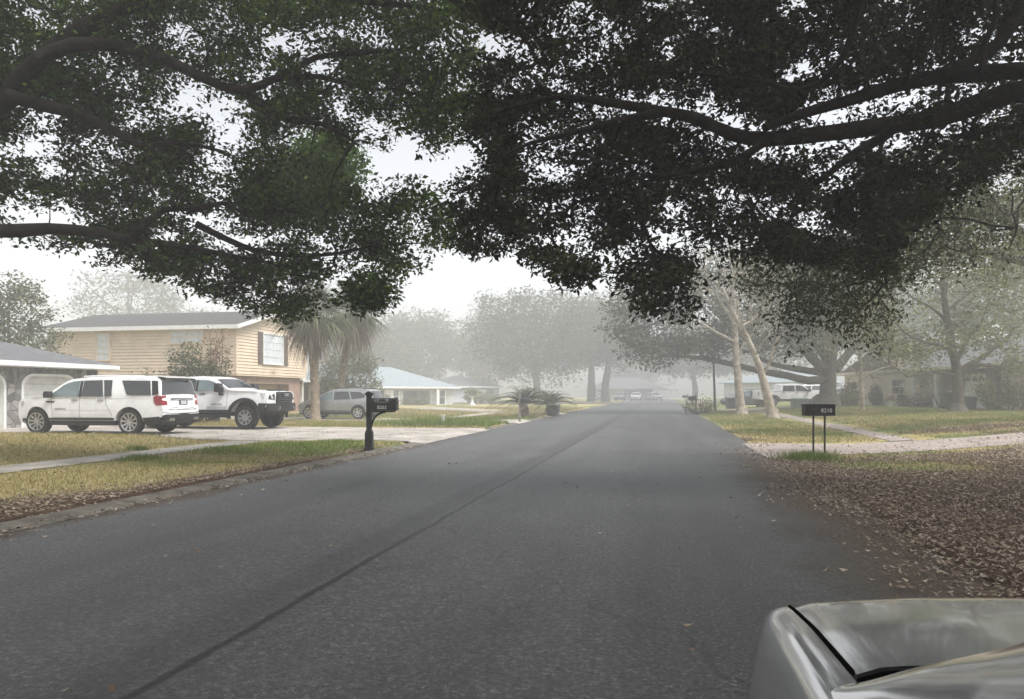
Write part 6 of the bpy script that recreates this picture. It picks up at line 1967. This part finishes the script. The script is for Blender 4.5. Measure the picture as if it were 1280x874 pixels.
gx, gy = gnd(1000, 57.)
u_ = empty('utility_box', (gx, gy, float(ground_z(gx, gy))), YAW, 'low green utility box on the grass before the white pickup', 'utility box')
mb = MB(); mb.box(-.58, .58, -.4, .4, -.1, .62); mb.build('cabinet', M['greenbox'], u_, bevel=.02)
mb = MB(); mb.add([(-.61, -.43, .622), (.61, -.43, .622), (.61, .43, .70), (-.61, .43, .70), (-.61, -.43, .655), (.61, -.43, .655), (.61, .43, .735), (-.61, .43, .735)], [(0, 3, 2, 1), (4, 5, 6, 7), (0, 1, 5, 4), (1, 2, 6, 5), (2, 3, 7, 6), (3, 0, 4, 7)]); mb.build('cabinet_lid', M['greenbox'], u_)

gx, gy = gnd(590, 86.)
u_ = empty('pedestal_urn', (gx, gy, .05), 0, 'white pedestal urn holding a dark plant on the far lawn', 'urn')
mb = MB(); mb.lathe([(.42, 0), (.42, .08), (.26, .18), (.16, .45), (.13, .75), (.20, .85), (.36, 1.02), (.40, 1.08), (.0, 1.06)], 16); mb.build('urn_body', M['white'], u_, smooth=40)
P = RNG.normal(0, 1, (26, 3)) * [.28, .28, .2] + [0, 0, 1.5]
V, Fc = leaves(P, 24, (.1, .1, .1), .2, .5, -.2); mesh_np('foliage', V, Fc, M['leaf_mid'], u_)

gx, gy = gnd(1113, 51.)
u_ = empty('planter', (gx, gy, float(ground_z(gx, gy))), 0, 'pale round planter on the lawn under the beige house window', 'planter')
mb = MB(); mb.lathe([(.16, -.05), (.20, .1), (.30, .42), (.33, .46), (.28, .46), (.24, .40), (.0, .38)], 16); mb.build('pot', M['offwhite'], u_, smooth=40)
P = RNG.normal(0, 1, (12, 3)) * [.16, .16, .08] + [0, 0, .58]
V, Fc = leaves(P, 16, (.07, .07, .07), .14, .5, -.2); mesh_np('foliage', V, Fc, M['leaf_red'], u_)

gx, gy = gnd(1175, 46.)
T = Tree(); tb = np.array([gx, gy, float(ground_z(gx, gy)) - .03])
T.limb([tb] + L3([(1168, 495), (1160, 480), (1153, 468), (1148, 450)], [46., 46.]), .07, .025, 8, .4, .01)
P = crown_points(26, [(1130, 430), (1165, 430), (1165, 470), (1130, 470)], 46, .8, 0, 30); T.twigs(P, .008, 3, .03)
T.build('leaning_tree', tb, 'thin leaning trunk crossing before the brick entry of the beige house', 'tree', None, M['bark'], M['leaf_mid'], leaves(P, 30, (.3, .3, .2), .15, .5, .3))

gx, gy = gnd(1182, 37.)
T = MB(); T.tube([(0, 0, .05), (.25, .03, .07), (.5, -.03, .05)], [.06, .055, .04], 8)
lg = T.build('fallen_branch', M['bark'], None); lg.location = (gx - .3, gy, float(ground_z(gx, gy)))
tag(lg, 'short dark broken branch lying on the lawn by the forked tree', 'branch')

gx, gy = gnd(553.5, 31.)
mp = empty('marker_post', (gx, gy, .04), 0, 'short pale marker stub rising from the long grass between the drives', 'post')
mb = MB(); mb.box(-.06, .06, -.06, .06, -.1, .42); mb.build('post', M['offwhite'], mp, bevel=.01)
mb = MB(); mb.box(-.075, .075, -.075, .075, .42, .47); mb.build('post_cap', M['offwhite'], mp, bevel=.01)

# ------------------------------------------------------------------ the fog
HZ = dict(x=160.0, y0=-55.0, y1=235.0, z0=-1.05, z1=24.5)
mb = MB(); mb.box(-HZ['x'], HZ['x'], HZ['y0'], HZ['y1'], HZ['z0'], HZ['z1'])
m = bpy.data.materials.new('fog'); m.use_nodes = True; nt = m.node_tree
for n_ in list(nt.nodes):
    if n_.type == 'BSDF_PRINCIPLED': nt.nodes.remove(n_)
v = nt.nodes.new('ShaderNodeVolumePrincipled')
v.inputs['Color'].default_value = (.975, .985, .99, 1); v.inputs['Density'].default_value = FOG
v.inputs['Density Attribute'].default_value = ''; v.inputs['Anisotropy'].default_value = ANI
nt.links.new(v.outputs[0], nt.nodes['Material Output'].inputs['Volume'])
hazeo = mb.build('haze', m, None); tag(hazeo, kind='stuff')

# ------------------------------------------------------------------ sky, sun, camera
w = bpy.data.worlds.new('World'); scene.world = w; w.use_nodes = True
nt = w.node_tree; bg = nt.nodes['Background']
sky = nt.nodes.new('ShaderNodeTexSky'); sky.sky_type = 'NISHITA'; sky.sun_disc = False
SUN_EL, SUN_AZ = R(AEL), R(AAZ)          # azimuth measured from +y towards +x
sky.sun_elevation = SUN_EL; sky.sun_rotation = SUN_AZ; sky.air_density = 1.0; sky.dust_density = 3.0; sky.ozone_density = 1.0
hs = nt.nodes.new('ShaderNodeHueSaturation'); hs.inputs['Saturation'].default_value = .2
nt.links.new(sky.outputs[0], hs.inputs['Color']); nt.links.new(hs.outputs[0], bg.inputs['Color'])
bg.inputs['Strength'].default_value = SKY
sd_ = bpy.data.lights.new('sun', 'SUN'); sd_.energy = SUN; sd_.angle = R(25); sd_.color = (1, .975, .94)
so = bpy.data.objects.new('sun', sd_); COL.objects.link(so)
dirv = Vector((math.sin(SUN_AZ) * math.cos(SUN_EL), math.cos(SUN_AZ) * math.cos(SUN_EL), math.sin(SUN_EL)))
so.rotation_euler = dirv.to_track_quat('Z', 'Y').to_euler()
so.location = (0, 0, 30)

cd = bpy.data.cameras.new('camera'); cam = bpy.data.objects.new('camera', cd); COL.objects.link(cam)
cd.sensor_width = 36; cd.lens = 36 * F / 1280; cd.shift_y = (HY - 437.0) / 1280
cd.clip_start = .05; cd.clip_end = 2000
cam.location = (0, 0, CH); cam.rotation_euler = (R(90), 0, YAW)
scene.camera = cam

scene.view_settings.view_transform = 'Standard'; scene.view_settings.look = 'None'
scene.view_settings.gamma = 1; scene.view_settings.use_curve_mapping = False
scene.view_settings.exposure = EXPO
cy = scene.cycles
cy.use_denoising = True
try: cy.denoiser = 'OPENIMAGEDENOISE'
except Exception: pass
cy.max_bounces = 6; cy.diffuse_bounces = 3; cy.glossy_bounces = 3; cy.transmission_bounces = 3; cy.volume_bounces = 1; cy.transparent_max_bounces = 6
cy.use_adaptive_sampling = False; cy.caustics_reflective = False; cy.caustics_refractive = False
cy.sample_clamp_indirect = 6
